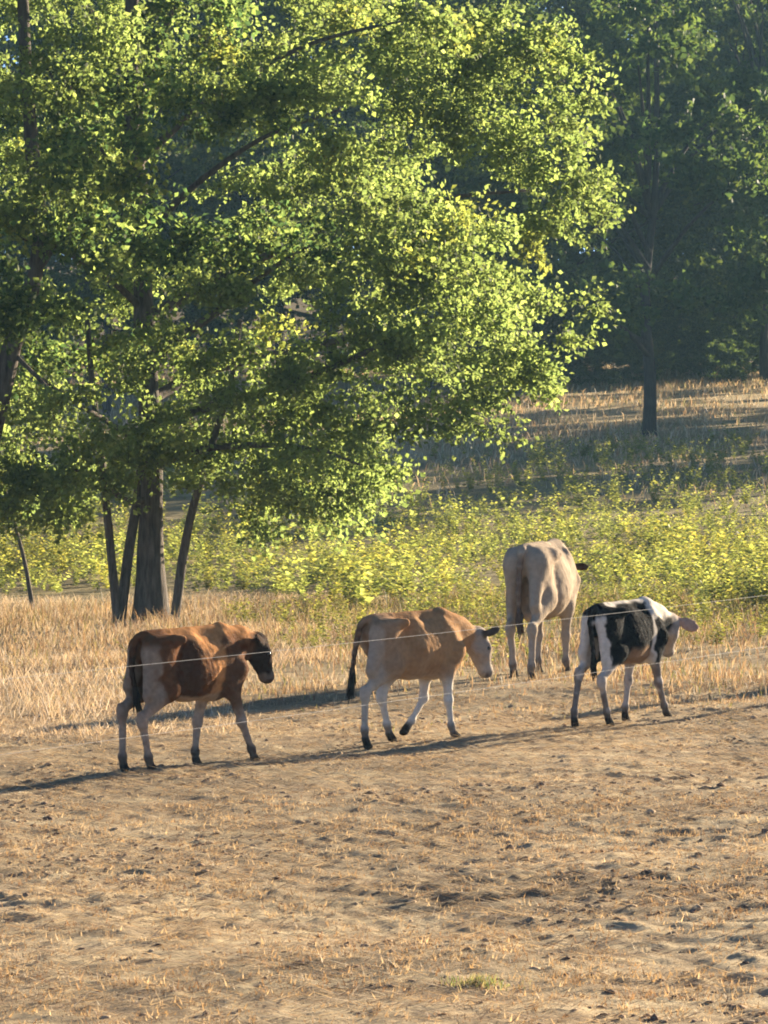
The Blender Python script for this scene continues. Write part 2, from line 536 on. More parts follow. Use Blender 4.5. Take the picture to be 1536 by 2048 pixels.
def weed_mesh(seed, h):
    """(leaves, stem) arrays for one plant at the origin"""
    g = np.random.default_rng(seed)
    st, P, D, Nn, S, K = [], [], [], [], [], []
    nst = g.integers(3, 6)
    for _ in range(nst):
        az = g.random() * 6.28; ln = g.uniform(.15, .85)
        hh = h * g.uniform(.7, 1.0)
        top = np.array([math.cos(az) * ln * hh, math.sin(az) * ln * hh, hh])
        q = curve_pts([(0, 0, -.02), top * .45 * [.6, .6, 1], top], 5)
        st.append((q, np.linspace(.007, .003, 5)))
        nl = int(17 * hh / .7) + 5
        for i in range(nl):
            t = .22 + .78 * i / (nl - 1)
            b = np.array([np.interp(t * 4, range(5), q[:, c]) for c in range(3)])
            a2 = i * 2.4 + g.random()
            d = np.array([math.cos(a2), math.sin(a2), g.uniform(-.25, .75)])
            P.append(b); D.append(d)
            Nn.append(np.array([g.normal() * .35, g.normal() * .35, 1]))
            S.append(g.uniform(.06, .14) * (1.15 - .4 * t))
            c = np.array(WEEDC[g.integers(0, len(WEEDC))]) * g.uniform(.8, 1.2)
            if t > .8: c = c * np.array([1.15, 1.08, .9])
            K.append(c)
    lv = place_leaves(np.array(P), np.array(D), np.array(Nn), np.array(S), np.array(K))
    sv, sf, o = [], [], 0
    for q, r in st:
        a, b = tube(q, r, 4, cap=False)
        sv.append(a); sf.append(b + o); o += len(a)
    return lv, (np.concatenate(sv), np.concatenate(sf))


weed_var = [weed_mesh(100 + i, .58 + .06 * i) for i in range(7)]


def weed_batch(px, py, hs, tint=None):
    parts = []
    pz = ground_z(px, py)
    for i in range(len(px)):
        (v, f, k), _ = weed_var[rng.integers(0, 7)]
        a = rng.random() * 6.28; ca, sa = math.cos(a), math.sin(a)
        s = hs[i]
        vv = np.stack([(v[:, 0] * ca - v[:, 1] * sa) * s + px[i], (v[:, 0] * sa + v[:, 1] * ca) * s + py[i], v[:, 2] * s + pz[i]], -1)
        kk = k if tint is None else k * tint[i]
        parts.append((vv, f, kk))
    return merge(parts)


def d_weed(x, y):
    near = 38.2 - sstep(1.2, 6, x) * 4.8 + (noise2(x * .5, y * .2, 91) - .5) * 3.0 + sstep(-.6, -3.0, x) * 6
    return in_view(x, y, 1.4) * sstep(-.8, 1.2, y - near) * sstep(60, 57.5, y) * (.35 + .65 * sstep(.28, .5, noise2(x * .8, y * .6, 92)))


px, py = scatter(3200, -9, 9, 32, 58, d_weed)
hs = rng.uniform(.35, .85, len(px)) * (.55 + .8 * noise2(px * .6, py * .35, 93))
yel = np.array([[1.0, 1.0, 1.0]]) * rng.uniform(.65, 1.35, (len(px), 1)) * (.75 + .5 * noise2(px * .9, py * .5, 94))[:, None] * np.where(rng.random((len(px), 1)) < .25, np.array([[1.15, 1.03, .85]]), np.array([[1., 1., 1.]]))
v, f, k = weed_batch(px, py, hs, yel)
tag(link('weed_patch', mk_mesh('weed_patch', v, f, k), M_weed), 'sunlit yellow-green leafy weeds filling the field behind the cattle', 'weeds', kind='stuff')

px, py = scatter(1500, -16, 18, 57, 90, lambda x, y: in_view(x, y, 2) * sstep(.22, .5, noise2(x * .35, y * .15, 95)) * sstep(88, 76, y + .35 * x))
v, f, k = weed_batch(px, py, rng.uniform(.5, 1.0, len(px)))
tag(link('shaded_weeds', mk_mesh('shaded_weeds', v, f, k * .8), M_weed), 'dull green weeds in tree shade at the foot of the slope', 'weeds', kind='stuff')  # leaf colours dimmed to add to the tree shade

# low scrub of small plants between the cattle and the weeds
px, py = scatter(900, -2.5, 6, 27, 40, lambda x, y: in_view(x, y, .8) * sstep(.4, .65, noise2(x * .9, y * .7, 97)) * sstep(27, 33, y - .3 * (x - 2) * 0 + (noise2(x, y * .5, 98) - .5) * 4))
v, f, k = weed_batch(px, py, rng.uniform(.18, .5, len(px)), rng.uniform(.6, 1.0, (len(px), 1)) * np.array([[1.0, .92, .9]]))
tag(link('low_scrub', mk_mesh('low_scrub', v, f, k), M_weed), 'low olive scrub plants between the dry grass and weeds', 'scrub', kind='stuff')

# single weeds standing out of the patch
wm = []
for i in range(7):
    (v, f, k), (sv, sf) = weed_var[i]
    lm = mk_mesh('leaves', v, f, k); lm.materials.append(M_weed)
    sm = mk_mesh('stem', sv, sf, np.tile((.16, .17, .06), (len(sv), 1))); sm.materials.append(M_weed)
    wm.append((lm, sm))
spots = []
for i in range(34):
    y = rng.uniform(33.5, 38) if i < 14 else rng.uniform(52, 56.5)
    x = rng.uniform(.3, y * .118) if i < 14 else rng.uniform(.2, y * .12)
    spots.append((x, y))
for i, (x, y) in enumerate(spots):
    o = empty('weed', (x, y, float(ground_z(x, y))), rng.random() * 6.28)
    s = rng.uniform(.75, 1.15) if i >= 14 else rng.uniform(.45, .8)
    o.scale = (s * .9, s * .9, s)
    if i < 14:
        tag(o, 'leafy green weed at the near edge of the weed patch by the cattle', 'weed', 'weeds along the near edge of the patch')
    else:
        tag(o, 'tall yellow-green weed rising above the far edge of the weed patch', 'weed', 'weeds along the far edge of the patch')
    lm, sm = wm[i % 7]
    link('leaves', lm, None, o)
    link('stem', sm, None, o)

# small green tuft in the foreground
tf = empty('grass_tuft', (.33, 10.75, float(ground_z(.33, 10.75))))
tag(tf, 'small green grass tuft alone on the bare foreground soil', 'grass tuft')
N = 330
r_ = np.abs(rng.normal(0, .05, N)); a_ = rng.random(N) * 6.28
bx, by = r_ * np.cos(a_) * 1.5, r_ * np.sin(a_) * 1.2
pz = ground_z(bx + .33, by + 10.75) - ground_z(.33, 10.75)
V, F, K = blades(bx, by, rng.uniform(.015, .06, N), rng.uniform(.003, .005, N), rng.uniform(.2, .95, N), pick([(.10, .12, .045), (.14, .15, .065), (.08, .10, .04), (.26, .21, .12), (.20, .16, .09)], N))
V[:, 2] += np.repeat(pz - ground_z(bx, by), 5)
link('blades', mk_mesh('blades', V, F, K), M_weed, tf)['kind'] = 'stuff'

# ------------------------------------------------------------------ trees
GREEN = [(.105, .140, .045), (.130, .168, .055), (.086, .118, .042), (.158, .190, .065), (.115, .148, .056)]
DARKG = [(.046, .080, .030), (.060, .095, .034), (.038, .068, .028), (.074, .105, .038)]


def crown_geo(seed, prof, n_clump, twigs, per, lsize, pal, six=False, yellow=.035, spread=.75, hollow=.45, origin=(0, 0, 0), lean=(0, 0), keep=None, boughs=None, sub=1, pad=.6):
    """prof: rows (z, radius). Returns leaf arrays, twig arrays and clump centres."""
    g = np.random.default_rng(seed)
    pz, pr = np.array(prof).T
    zs = []
    while len(zs) < n_clump:
        z = g.uniform(pz[0], pz[-1]); r = np.interp(z, pz, pr)
        if g.random() < (r / pr.max()) ** 1.5 + .03: zs.append(z)
    zs = np.array(zs)
    az = g.random(n_clump) * 2 * math.pi
    rad = np.interp(zs, pz, pr) * (hollow + (1 - hollow) * g.random(n_clump) ** .55) * (.86 + .24 * noise2(np.cos(az) * 2 + 9, np.sin(az) * 2 + zs * .5, seed))
    Cc = np.stack([rad * np.cos(az) + lean[0] * zs, rad * np.sin(az) + lean[1] * zs, zs], -1)
    if boughs is not None:
        Cc = np.concatenate([Cc, np.array(boughs)]); n_clump = len(Cc)
    if sub > 1:
        # leaf pads: several clumps spread round the end of each bough, flatter than wide
        Cc = np.repeat(Cc, sub, 0) + g.normal(0, 1, (len(Cc) * sub, 3)) * [pad, pad, pad * .42]
        Cc[:, 2] = np.maximum(Cc[:, 2], pz[0])
        n_clump = len(Cc)
    if keep is not None:
        Cc = Cc[keep(Cc)]; n_clump = len(Cc)
    P, D, Nn, S, K, tw = [], [], [], [], [], []
    pal = np.array(pal)
    for c in Cc:
        o = np.array([c[0], c[1], 0.0]); o /= np.linalg.norm(o) + 1e-6
        tone = g.uniform(.8, 1.2)
        yel = g.random() < yellow
        bs = g.uniform(.75, 1.25)
        for _ in range(twigs):
            d = o * .75 + g.normal(0, .62, 3) * [1, 1, .62] + [0, 0, .06]
            d /= np.linalg.norm(d)
            L = spread * g.uniform(.5, 1.15) * bs
            s0 = c - d * L * .25 + g.normal(0, .12 * spread, 3)
            e = s0 + d * L + np.array([0, 0, -.10 * L])
            tw.append((s0, e))
            m_ = int(per * g.uniform(.7, 1.3))
            t = g.random(m_) ** .8
            b = s0[None] + (e - s0)[None] * t[:, None] + g.normal(0, .045 * spread + .02, (m_, 3))
            dd = d[None] * .6 + g.normal(0, .75, (m_, 3)) + [0, 0, -.25]
            nn = g.normal(0, .8, (m_, 3)) + [0, 0, .4] + o * .3
            P.append(b); D.append(dd); Nn.append(nn)
            S.append(lsize * g.uniform(.5, 1.4, m_))
            kc = pal[g.integers(0, len(pal), m_)] * tone * g.uniform(.8, 1.2, (m_, 1))
            if yel: kc = kc * np.array([1.28, 1.1, .85])
            K.append(kc)
    P = np.concatenate(P) + np.array(origin); D = np.concatenate(D); Nn = np.concatenate(Nn); S = np.concatenate(S); K = np.concatenate(K)
    # twigs as thin three-sided spikes
    A = np.array([t[0] for t in tw]) + np.array(origin); B = np.array([t[1] for t in tw]) + np.array(origin)
    r = .006 * max(1, spread / .75)
    off = np.array([(1, 0, 0), (-.5, .87, 0), (-.5, -.87, .3)]) * r
    tv = np.concatenate([A[:, None, :] + off[None], B[:, None, :]], 1).reshape(-1, 3)
    tfc = (np.array([(0, 1, 3), (1, 2, 3), (2, 0, 3)])[None] + (np.arange(len(A)) * 4)[:, None, None]).reshape(-1, 3)
    return (P, D, Nn, S, K), (tv, tfc), Cc + np.array(origin)


def px2w(u, v, Y):
    """a point of the photograph at distance Y, used to read off real-world coordinates of the stems"""
    return ((u - 768) / 6140 * Y, Y, 1.85 + (935 - v) / 6140 * Y)


TB = np.array([-2.84, 37.2, float(terr(-2.84, 37.2))])   # base of the big tree


def stem_obj(name, parent, ctrl, r0, r1, mat=M_bark, n=14, seg=10, flare=0.):
    q = curve_pts(ctrl, n)
    t = np.linspace(0, 1, n)
    r = r0 + (r1 - r0) * t
    if flare: r = r * (1 + flare * np.exp(-t * 14))
    base = np.array(parent.matrix_basis.translation)
    v, f = tube(q - base, r, seg)
    v = v + (noise3(v[:, 0] * 6, v[:, 1] * 6, v[:, 2] * 2, 7)[:, None] - .5) * r0 * .25
    return link(name, mk_mesh(name, v, f, None, smooth=True), mat, parent)


tree = empty('big_tree', TB)
tag(tree, 'big sunlit leafy tree with several stems behind the leftmost calf', 'tree')
stem_obj('trunk', tree, [px2w(302, 1250, 37.2), px2w(302, 1100, 37.2), px2w(304, 960, 37.2), px2w(300, 840, 37.2), px2w(288, 620, 37.2), px2w(280, 400, 37.3), px2w(262, 200, 37.4), px2w(270, -200, 37.6), px2w(280, -500, 37.6)], .172, .06, flare=.45, n=26, seg=14)
stem_obj('stem', tree, [px2w(236, 1252, 37.0), px2w(222, 1110, 37.0), px2w(213, 1010, 37.0), px2w(203, 930, 36.9), px2w(188, 800, 36.8), px2w(175, 640, 36.6)], .062, .03)
stem_obj('stem', tree, [px2w(240, 1250, 37.1), px2w(252, 1140, 37.15), px2w(264, 1060, 37.2), px2w(280, 960, 37.25), px2w(292, 880, 37.2)], .066, .06)
stem_obj('stem', tree, [px2w(348, 1245, 36.9), px2w(364, 1120, 36.8), px2w(382, 1030, 36.7), px2w(408, 940, 36.6), px2w(436, 850, 36.5), px2w(462, 770, 36.3), px2w(480, 640, 36.1)], .062, .03)
# main limbs
limbs = [
    [(318, 870, 37.2), (360, 830, 36.8), (480, 800, 36.0), (640, 745, 35.2), (760, 690, 34.6), (860, 640, 34.2)],
    [(300, 740, 37.2), (340, 690, 36.9), (440, 620, 36.4), (540, 540, 36.0), (640, 480, 35.6)],
    [(300, 900, 37.2), (240, 860, 36.8), (160, 810, 36.0), (60, 740, 35.4)],
    [(290, 620, 37.2), (220, 560, 36.8), (120, 500, 36.2), (20, 470, 35.8)],
    [(285, 480, 37.3), (380, 380, 37.0), (520, 280, 36.6), (680, 220, 36.3)],
    [(283, 430, 37.3), (220, 330, 37.6), (150, 220, 38), (80, 120, 38.2)],
    [(290, 640, 37.2), (430, 560, 37.8), (640, 470, 38.4), (880, 400, 38.8), (1060, 380, 39)],
    [(275, 330, 37.3), (420, 200, 37.5), (620, 90, 37.8), (820, 40, 38)],
    [(298, 800, 37.2), (420, 740, 37.9), (640, 690, 38.6), (850, 640, 39.2), (1000, 610, 39.4)],
    [(300, 1000, 37.2), (250, 1000, 36.9), (200, 960, 36.6), (120, 930, 36.2)],
    [(310, 930, 37.1), (400, 900, 36.4), (520, 890, 35.7), (640, 900, 35.1), (720, 930, 34.8)],
    [(270, 260, 37.4), (330, 60, 37.2), (420, -120, 37)],
    [(268, 200, 37.4), (180, 20, 37.4), (100, -120, 37.4)],
]
for i, q in enumerate(limbs):
    stem_obj('limb', tree, [px2w(*a) for a in q], .075 if i in (0, 1, 6, 8) else .055, .014, n=16, seg=8)

prof = [(1.2, 1.2), (1.7, 2.3), (2.3, 3.2), (3.0, 3.9), (3.9, 4.5), (5.0, 4.8), (5.9, 4.6), (7.0, 4.4), (8.2, 3.8), (9.6, 2.8), (11, 1.3), (11.6, .3)]
lo = []
for (u, v_, Y) in [(345, 870, 36.2), (245, 890, 36.3), (190, 950, 36), (425, 930, 36.3), (500, 985, 36.5), (600, 1000, 35.4), (690, 960, 35.2), (760, 900, 35.3),
                   (90, 980, 35.5), (40, 1000, 35.6), (160, 990, 35.9), (20, 930, 35.4), (880, 820, 36), (950, 760, 36.4), (1020, 690, 36.8), (1040, 580, 37.2), (1070, 440, 37.6), (1080, 390, 37.8), (1030, 130, 37.2), (1010, 70, 37.2), (1040, 230, 37), (1050, 310, 36.8), (980, 180, 36.6), (960, 100, 36.8), (700, 780, 35), (800, 700, 35), (600, 820, 35), (900, 600, 35.4), (760, 560, 35), (500, 700, 34.8), (880, 480, 35.4), (600, 880, 35.2)]:
    lo.append(np.array(px2w(u, v_, Y)) - TB)


def keep_main(c):
    # an open pocket in the middle of the crown, where the dark inside shows, and bare air below the limbs near the trunk
    low = (c[:, 2] < 1.9) & (np.hypot(c[:, 0], c[:, 1]) < 1.2)
    hole = (np.hypot((c[:, 0] - .9) / 1.0, (c[:, 2] - 5.25) / .5) < 1) & (c[:, 1] < .5)
    return ~(low | hole)


(lP, lD, lN, lS, lK), (tv, tfc), _ = crown_geo(3, prof, 112, 9, 25, .068, GREEN, spread=.60, boughs=lo, sub=7, pad=.44, keep=keep_main)
# 300 leaves that show largest become single leaves; the rest of the crown is one part
face = -(lP[:, 1]) * .35 + lS * 40 + np.abs(lN[:, 1]) * .8 + (np.abs(lP[:, 0] + TB[0]) < 4.2) * 1.0 + (lP[:, 2] < 7) * .5
order = np.argsort(-face)
single, rest = order[:300], order[300:]
v, f, k = place_leaves(lP[rest], lD[rest], lN[rest], lS[rest], lK[rest], six=False)
crown = link('crown', mk_mesh('crown', v, f, k), M_leaf, tree); crown['kind'] = 'stuff'
twg = link('twigs', mk_mesh('twigs', tv, tfc), M_bark, tree); twg['kind'] = 'stuff'
leaf_me = []
for c in GREEN:
    me = mk_mesh('leaf', LEAF6, LEAF6F, np.tile(c, (7, 1))); me.materials.append(M_leaf); leaf_me.append(me)
for i in single:
    d = Vector(lD[i]).normalized(); s = d.cross(Vector(lN[i])).normalized(); u = s.cross(d)
    o = bpy.data.objects.new('leaf', leaf_me[int(i) % 5]); C.objects.link(o); o.parent = tree
    mt = Matrix((s, d, u)).transposed().to_4x4() @ Matrix.Scale(float(lS[i]), 4)
    mt.translation = Vector(lP[i]); o.matrix_basis = mt

# left neighbour, its trunk cut by the picture's edge
LB = np.array([-4.95, 35.2, float(terr(-4.95, 35.2))])
lt = empty('leaning_tree', LB)
tag(lt, 'shadowed tree with leaning brown trunk at the left picture edge', 'tree')
stem_obj('trunk', lt, [(-4.95, 35.2, float(LB[2]) - .05), px2w(-60, 1050, 35.2), px2w(-15, 860, 35.2), px2w(22, 700, 35.2), px2w(62, 590, 35.2), px2w(80, 450, 35.2), px2w(60, 250, 35.3), px2w(40, -100, 35.4)], .15, .06, n=22, seg=12, flare=.2)
stem_obj('limb', lt, [px2w(20, 700, 35.2), px2w(100, 780, 35), px2w(140, 820, 34.8)], .03, .01)
stem_obj('limb', lt, [px2w(66, 560, 35.2), px2w(140, 440, 35), px2w(200, 360, 34.8)], .05, .015)
profL = [(2.6, 1.0), (3.4, 2.2), (4.6, 3.0), (6, 3.4), (7.5, 3.4), (9, 2.6), (10.6, 1.0)]
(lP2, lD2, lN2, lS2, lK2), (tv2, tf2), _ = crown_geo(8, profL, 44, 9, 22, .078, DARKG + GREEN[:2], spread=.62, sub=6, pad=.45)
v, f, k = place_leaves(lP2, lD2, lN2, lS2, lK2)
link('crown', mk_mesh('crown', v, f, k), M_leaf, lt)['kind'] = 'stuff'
link('twigs', mk_mesh('twigs', tv2, tf2), M_bark, lt)['kind'] = 'stuff'

# thin leaning sapling left of the big tree
SB = np.array(px2w(66, 1205, 41.0)); SB[2] = float(terr(SB[0], SB[1]))
sp = empty('sapling', SB)
tag(sp, 'thin leaning sapling standing in straw grass left of the big tree', 'sapling')
stem_obj('trunk', sp, [SB - [0, 0, .05], px2w(50, 1130, 41), px2w(32, 1060, 41), px2w(12, 990, 41), px2w(0, 900, 41)], .035, .012, n=10, seg=7)
(a1, a2, a3, a4, a5), (tv3, tf3), _ = crown_geo(21, [(1.0, .3), (1.6, .8), (2.3, .6), (2.8, .2)], 12, 6, 16, .10, GREEN, spread=.5, lean=(-.2, 0))
v, f, k = place_leaves(a1, a2, a3, a4, a5)
link('crown', mk_mesh('crown', v, f, k), M_leaf, sp)['kind'] = 'stuff'

# the wood behind: three kinds of tree, copied
protos = []
wprof = [
    [(3.0, 3.0), (4.5, 5.2), (7, 6.6), (10, 6.8), (13, 6.0), (16, 4.6), (19, 2.6), (21, .6)],
    [(2.2, 3.4), (4, 5.6), (6.5, 6.2), (9.5, 6.0), (12.5, 5.2), (16, 3.8), (18.5, 1.6), (19.5, .4)],
    [(4.2, 2.6), (6, 5.0), (9, 6.2), (12, 6.6), (15, 6.0), (18, 4.4), (21, 2.4), (23, .5)],
]
for i in range(3):
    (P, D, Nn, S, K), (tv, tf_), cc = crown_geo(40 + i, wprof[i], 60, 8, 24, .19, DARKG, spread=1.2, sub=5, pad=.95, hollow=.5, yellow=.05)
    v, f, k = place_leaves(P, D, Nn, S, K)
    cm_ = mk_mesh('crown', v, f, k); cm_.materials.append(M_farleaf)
    H = wprof[i][-1][0]
    tvv, tff = tube(curve_pts([(0, 0, -.3), (.05, 0, 1.5), (-.05, .1, 4), (.2, -.1, 8), (.1, .1, H * .85)], 16), np.concatenate([[.27, .21], np.linspace(.19, .04, 14)]), 10)
    tm_ = mk_mesh('trunk', tvv, tff, None, True); tm_.materials.append(M_wood)
    bv, bf, o_ = [], [], 0
    g = np.random.default_rng(77 + i)
    for j in range(16):
        c = cc[g.integers(0, len(cc))]
        z0 = max(2.2, c[2] * .62)
        a, b = tube(curve_pts([(0, 0, z0), (c[0] * .45, c[1] * .45, z0 + (c[2] - z0) * .6), tuple(c)], 6), np.linspace(.09, .02, 6), 5, cap=False)
        bv.append(a); bf.append(b + o_); o_ += len(a)
    bm_ = mk_mesh('limbs', np.concatenate(bv), np.concatenate(bf), None, True); bm_.materials.append(M_wood)
    protos.append((cm_, tm_, bm_))


def wood_tree(i, x, y, s, rz, label, group=None, name='wood_tree'):
    o = empty(name, (x, y, float(terr(x, y))), rz)
    o.scale = (s, s, s)
    tag(o, label, 'tree', group)
    cm_, tm_, bm_ = protos[i]
    link('crown', cm_, None, o)['kind'] = 'stuff'
    link('trunk', tm_, None, o)
    link('limbs', bm_, None, o)
    return o


X = lambda u, Y: (u - 768) / 6140 * Y
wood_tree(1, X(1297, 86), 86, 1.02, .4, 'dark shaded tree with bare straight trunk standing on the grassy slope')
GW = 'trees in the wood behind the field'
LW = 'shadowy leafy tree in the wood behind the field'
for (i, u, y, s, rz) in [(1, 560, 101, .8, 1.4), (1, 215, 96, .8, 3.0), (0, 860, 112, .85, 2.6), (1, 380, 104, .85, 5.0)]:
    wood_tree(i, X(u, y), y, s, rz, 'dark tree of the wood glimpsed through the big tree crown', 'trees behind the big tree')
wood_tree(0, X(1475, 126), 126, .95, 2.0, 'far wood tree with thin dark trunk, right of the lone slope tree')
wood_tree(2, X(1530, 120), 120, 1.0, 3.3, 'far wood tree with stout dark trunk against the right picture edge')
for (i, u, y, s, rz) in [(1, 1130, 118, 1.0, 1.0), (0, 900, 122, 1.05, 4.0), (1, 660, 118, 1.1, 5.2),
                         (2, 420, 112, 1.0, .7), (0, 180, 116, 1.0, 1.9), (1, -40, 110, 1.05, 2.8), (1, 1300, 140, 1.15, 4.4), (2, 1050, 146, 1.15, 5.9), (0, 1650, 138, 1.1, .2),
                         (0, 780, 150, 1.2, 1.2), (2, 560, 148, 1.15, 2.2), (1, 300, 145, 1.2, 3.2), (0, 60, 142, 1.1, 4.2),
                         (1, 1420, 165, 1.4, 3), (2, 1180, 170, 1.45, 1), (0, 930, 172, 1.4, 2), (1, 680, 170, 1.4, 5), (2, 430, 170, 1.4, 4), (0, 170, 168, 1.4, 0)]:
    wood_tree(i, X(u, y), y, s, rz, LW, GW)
# trees beyond the right picture edge whose shade falls across the slope
for (i, x, y, s, rz) in [(0, 19, 80, .36, 1.1), (2, 27, 91, .40, 2.5), (1, 21, 88, .45, 4.1), (1, 23, 106, .9, .3), (0, 31, 113, 1.0, 5.5), (1, 20, 95, .6, 2.0), (0, 21, 119, .75, 1.5), (2, 24, 132, .9, 2.2), (1, 22, 142, .9, .8)]:
    wood_tree(i, x, y, s, rz, 'tree beyond the right picture edge shading the slope', 'trees beyond the right edge')

for (i, u, y, s, rz) in [(1, 1225, 121, .34, .2), (0, 1180, 116, .30, 1.2), (1, 1370, 119, .36, 2.2), (1, 1415, 124, .40, 3.2), (0, 1500, 128, .36, 4.2), (1, 1550, 123, .34, 5.2), (1, 1330, 128, .42, .9),
                         (0, 1110, 117, .32, 1.9), (1, 1050, 122, .38, 2.9), (1, 980, 119, .34, 3.9), (0, 1270, 130, .42, 4.9), (1, 1460, 133, .44, 5.9), (0, 1390, 132, .42, 2.6), (1, 1530, 135, .44, 1.6)]:
    o = empty('shrub', (X(u, y), y, float(terr(X(u, y), y)) - 2.1 * s), rz)
    o.scale = (s, s, s * .8)
    tag(o, 'dark bushy shrub at the foot of the wood behind the slope', 'shrub', 'shrubs along the foot of the wood')
    link('foliage', protos[i][0], None, o)['kind'] = 'stuff'
# undergrowth at the wood's edge
pxs, pys = scatter(32, -26, 28, 116, 165, lambda x, y: in_view(x, y, 3) * sstep(112, 128, y + (noise2(x * .2, y * .1, 99) - .5) * 16))
parts = []
for i in range(len(pxs)):
    hgt = rng.uniform(1.0, 3.2)
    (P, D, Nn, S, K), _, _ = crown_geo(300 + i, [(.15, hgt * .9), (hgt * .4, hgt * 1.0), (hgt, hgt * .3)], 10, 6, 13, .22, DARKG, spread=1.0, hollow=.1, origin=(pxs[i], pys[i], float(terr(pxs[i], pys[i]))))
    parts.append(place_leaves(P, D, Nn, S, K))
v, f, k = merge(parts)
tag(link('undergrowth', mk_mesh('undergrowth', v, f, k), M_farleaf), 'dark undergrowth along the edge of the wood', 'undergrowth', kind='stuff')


# ------------------------------------------------------------------ cattle
class Sdf:
    def __init__(s):
        s.pr = []

    def rc(s, a, b, r1, r2, k=.04, g='body', sy=1.0):
        s.pr.append(('rc', np.array(a, float), np.array(b, float), r1, r2, k, g, sy))

    def el(s, c, rad, ax=None, k=.05, g='body'):
        A = np.eye(3) if ax is None else np.array(ax, float)
        s.pr.append(('el', np.array(c, float), np.array(rad, float), A, None, k, g, 1.0))

    def box(s, p):
        if p[0] == 'rc':
            r = max(p[3], p[4]); return np.minimum(p[1], p[2]) - r, np.maximum(p[1], p[2]) + r
        r = p[2].max(); return p[1] - r, p[1] + r

    def ev(s, p, X, Y, Z):
        if p[0] == 'rc':
            a, b, r1, r2, sy = p[1], p[2], p[3], p[4], p[7]
            ba = b - a; l2 = float(ba @ ba) + 1e-9
            x, y, z = X - a[0], Y - a[1], Z - a[2]
            t = np.clip((x * ba[0] + y * ba[1] + z * ba[2]) / l2, 0, 1)
            x = x - t * ba[0]; y = (y - t * ba[1]) / sy; z = z - t * ba[2]
            return (np.sqrt(x * x + y * y + z * z) - (r1 + (r2 - r1) * t)) * min(1, .5 + .5 * sy)
        c, rad, A = p[1], p[2], p[3]
        x, y, z = X - c[0], Y - c[1], Z - c[2]
        q = [(x * A[i][0] + y * A[i][1] + z * A[i][2]) for i in range(3)]
        k0 = np.sqrt(sum((q[i] / rad[i]) ** 2 for i in range(3))) + 1e-6
        k1 = np.sqrt(sum((q[i] / rad[i] ** 2) ** 2 for i in range(3))) + 1e-6
        return k0 * (k0 - 1) / k1

    def mesh(s, vox):
        lo = np.min([s.box(p)[0] for p in s.pr], 0) - .03
        hi = np.max([s.box(p)[1] for p in s.pr], 0) + .03
        nn = np.ceil((hi - lo) / vox).astype(int) + 1
        ax = [lo[i] + np.arange(nn[i]) * vox for i in range(3)]
        D = np.full(nn, .12, dtype=np.float32)
        for p in s.pr:
            b0, b1 = s.box(p)
            k = p[5]; mg = k + .03
            i0 = np.maximum(np.floor((b0 - mg - lo) / vox).astype(int), 0)
            i1 = np.minimum(np.ceil((b1 + mg - lo) / vox).astype(int) + 1, nn)
            sl = tuple(slice(i0[i], i1[i]) for i in range(3))
            gx_, gy_, gz_ = np.meshgrid(ax[0][sl[0]], ax[1][sl[1]], ax[2][sl[2]], indexing='ij', sparse=True)
            d = s.ev(p, gx_, gy_, gz_)
            a = D[sl]
            h = np.maximum(k - np.abs(a - d), 0) / k
            D[sl] = np.minimum(a, d) - h * h * k * .25
        return s.nets(D, lo, vox)

    @staticmethod
    def nets(D, lo, vox):
        S = D < 0
        n0, n1, n2 = D.shape
        cs = np.zeros((n0 - 1, n1 - 1, n2 - 1), dtype=np.int8)
        for a in (0, 1):
            for b in (0, 1):
                for c in (0, 1):
                    cs += S[a:n0 - 1 + a, b:n1 - 1 + b, c:n2 - 1 + c]
        act = (cs > 0) & (cs < 8)
        I = np.argwhere(act)
        vid = np.full(act.shape, -1, dtype=np.int64); vid[act] = np.arange(len(I))
        acc = np.zeros((len(I), 3)); cnt = np.zeros(len(I))
        cor = [(a, b, c) for a in (0, 1) for b in (0, 1) for c in (0, 1)]
        for p in cor:
            for ax_ in range(3):
                if p[ax_]: continue
                q = list(p); q[ax_] = 1
                d0 = D[I[:, 0] + p[0], I[:, 1] + p[1], I[:, 2] + p[2]].astype(float)
                d1 = D[I[:, 0] + q[0], I[:, 1] + q[1], I[:, 2] + q[2]].astype(float)
                cr = (d0 < 0) != (d1 < 0)
                t = np.where(cr, d0 / np.where(np.abs(d0 - d1) < 1e-9, 1, d0 - d1), 0)
                pt = np.array(p, float)[None] + np.zeros((len(I), 3)); pt[:, ax_] += t
                acc[cr] += pt[cr]; cnt[cr] += 1
        V = (I + acc / cnt[:, None]) * vox + lo
        F = []
        for ax_ in range(3):
            o1, o2 = [(1, 2), (2, 0), (0, 1)][ax_]
            sh = [slice(0, None)] * 3
            s0 = [slice(None)] * 3; s0[ax_] = slice(0, -1)
            s1 = [slice(None)] * 3; s1[ax_] = slice(1, None)
            E = np.argwhere(S[tuple(s0)] != S[tuple(s1)])
            E = E[(E[:, o1] > 0) & (E[:, o2] > 0) & (E[:, o1] < D.shape[o1] - 1) & (E[:, o2] < D.shape[o2] - 1)]
            q = []
            for (a, b) in ((-1, -1), (0, -1), (0, 0), (-1, 0)):
                e = E.copy(); e[:, o1] += a; e[:, o2] += b
                q.append(vid[e[:, 0], e[:, 1], e[:, 2]])
            q = np.stack(q, -1)
            flip = ~S[E[:, 0], E[:, 1], E[:, 2]]
            q[flip] = q[flip][:, ::-1]
            F.append(q)
        return V, np.concatenate(F)

    def gdist(s, V, groups):
        """distance of each vertex to each named group of shapes"""
        out = {}
        for gname in groups:
            d = np.full(len(V), 9.0)
            for p in s.pr:
                if p[6] == gname:
                    d = np.minimum(d, s.ev(p, V[:, 0], V[:, 1], V[:, 2]))
            out[gname] = d
        return out


def unit(v):
    v = np.array(v, float); return v / np.linalg.norm(v)


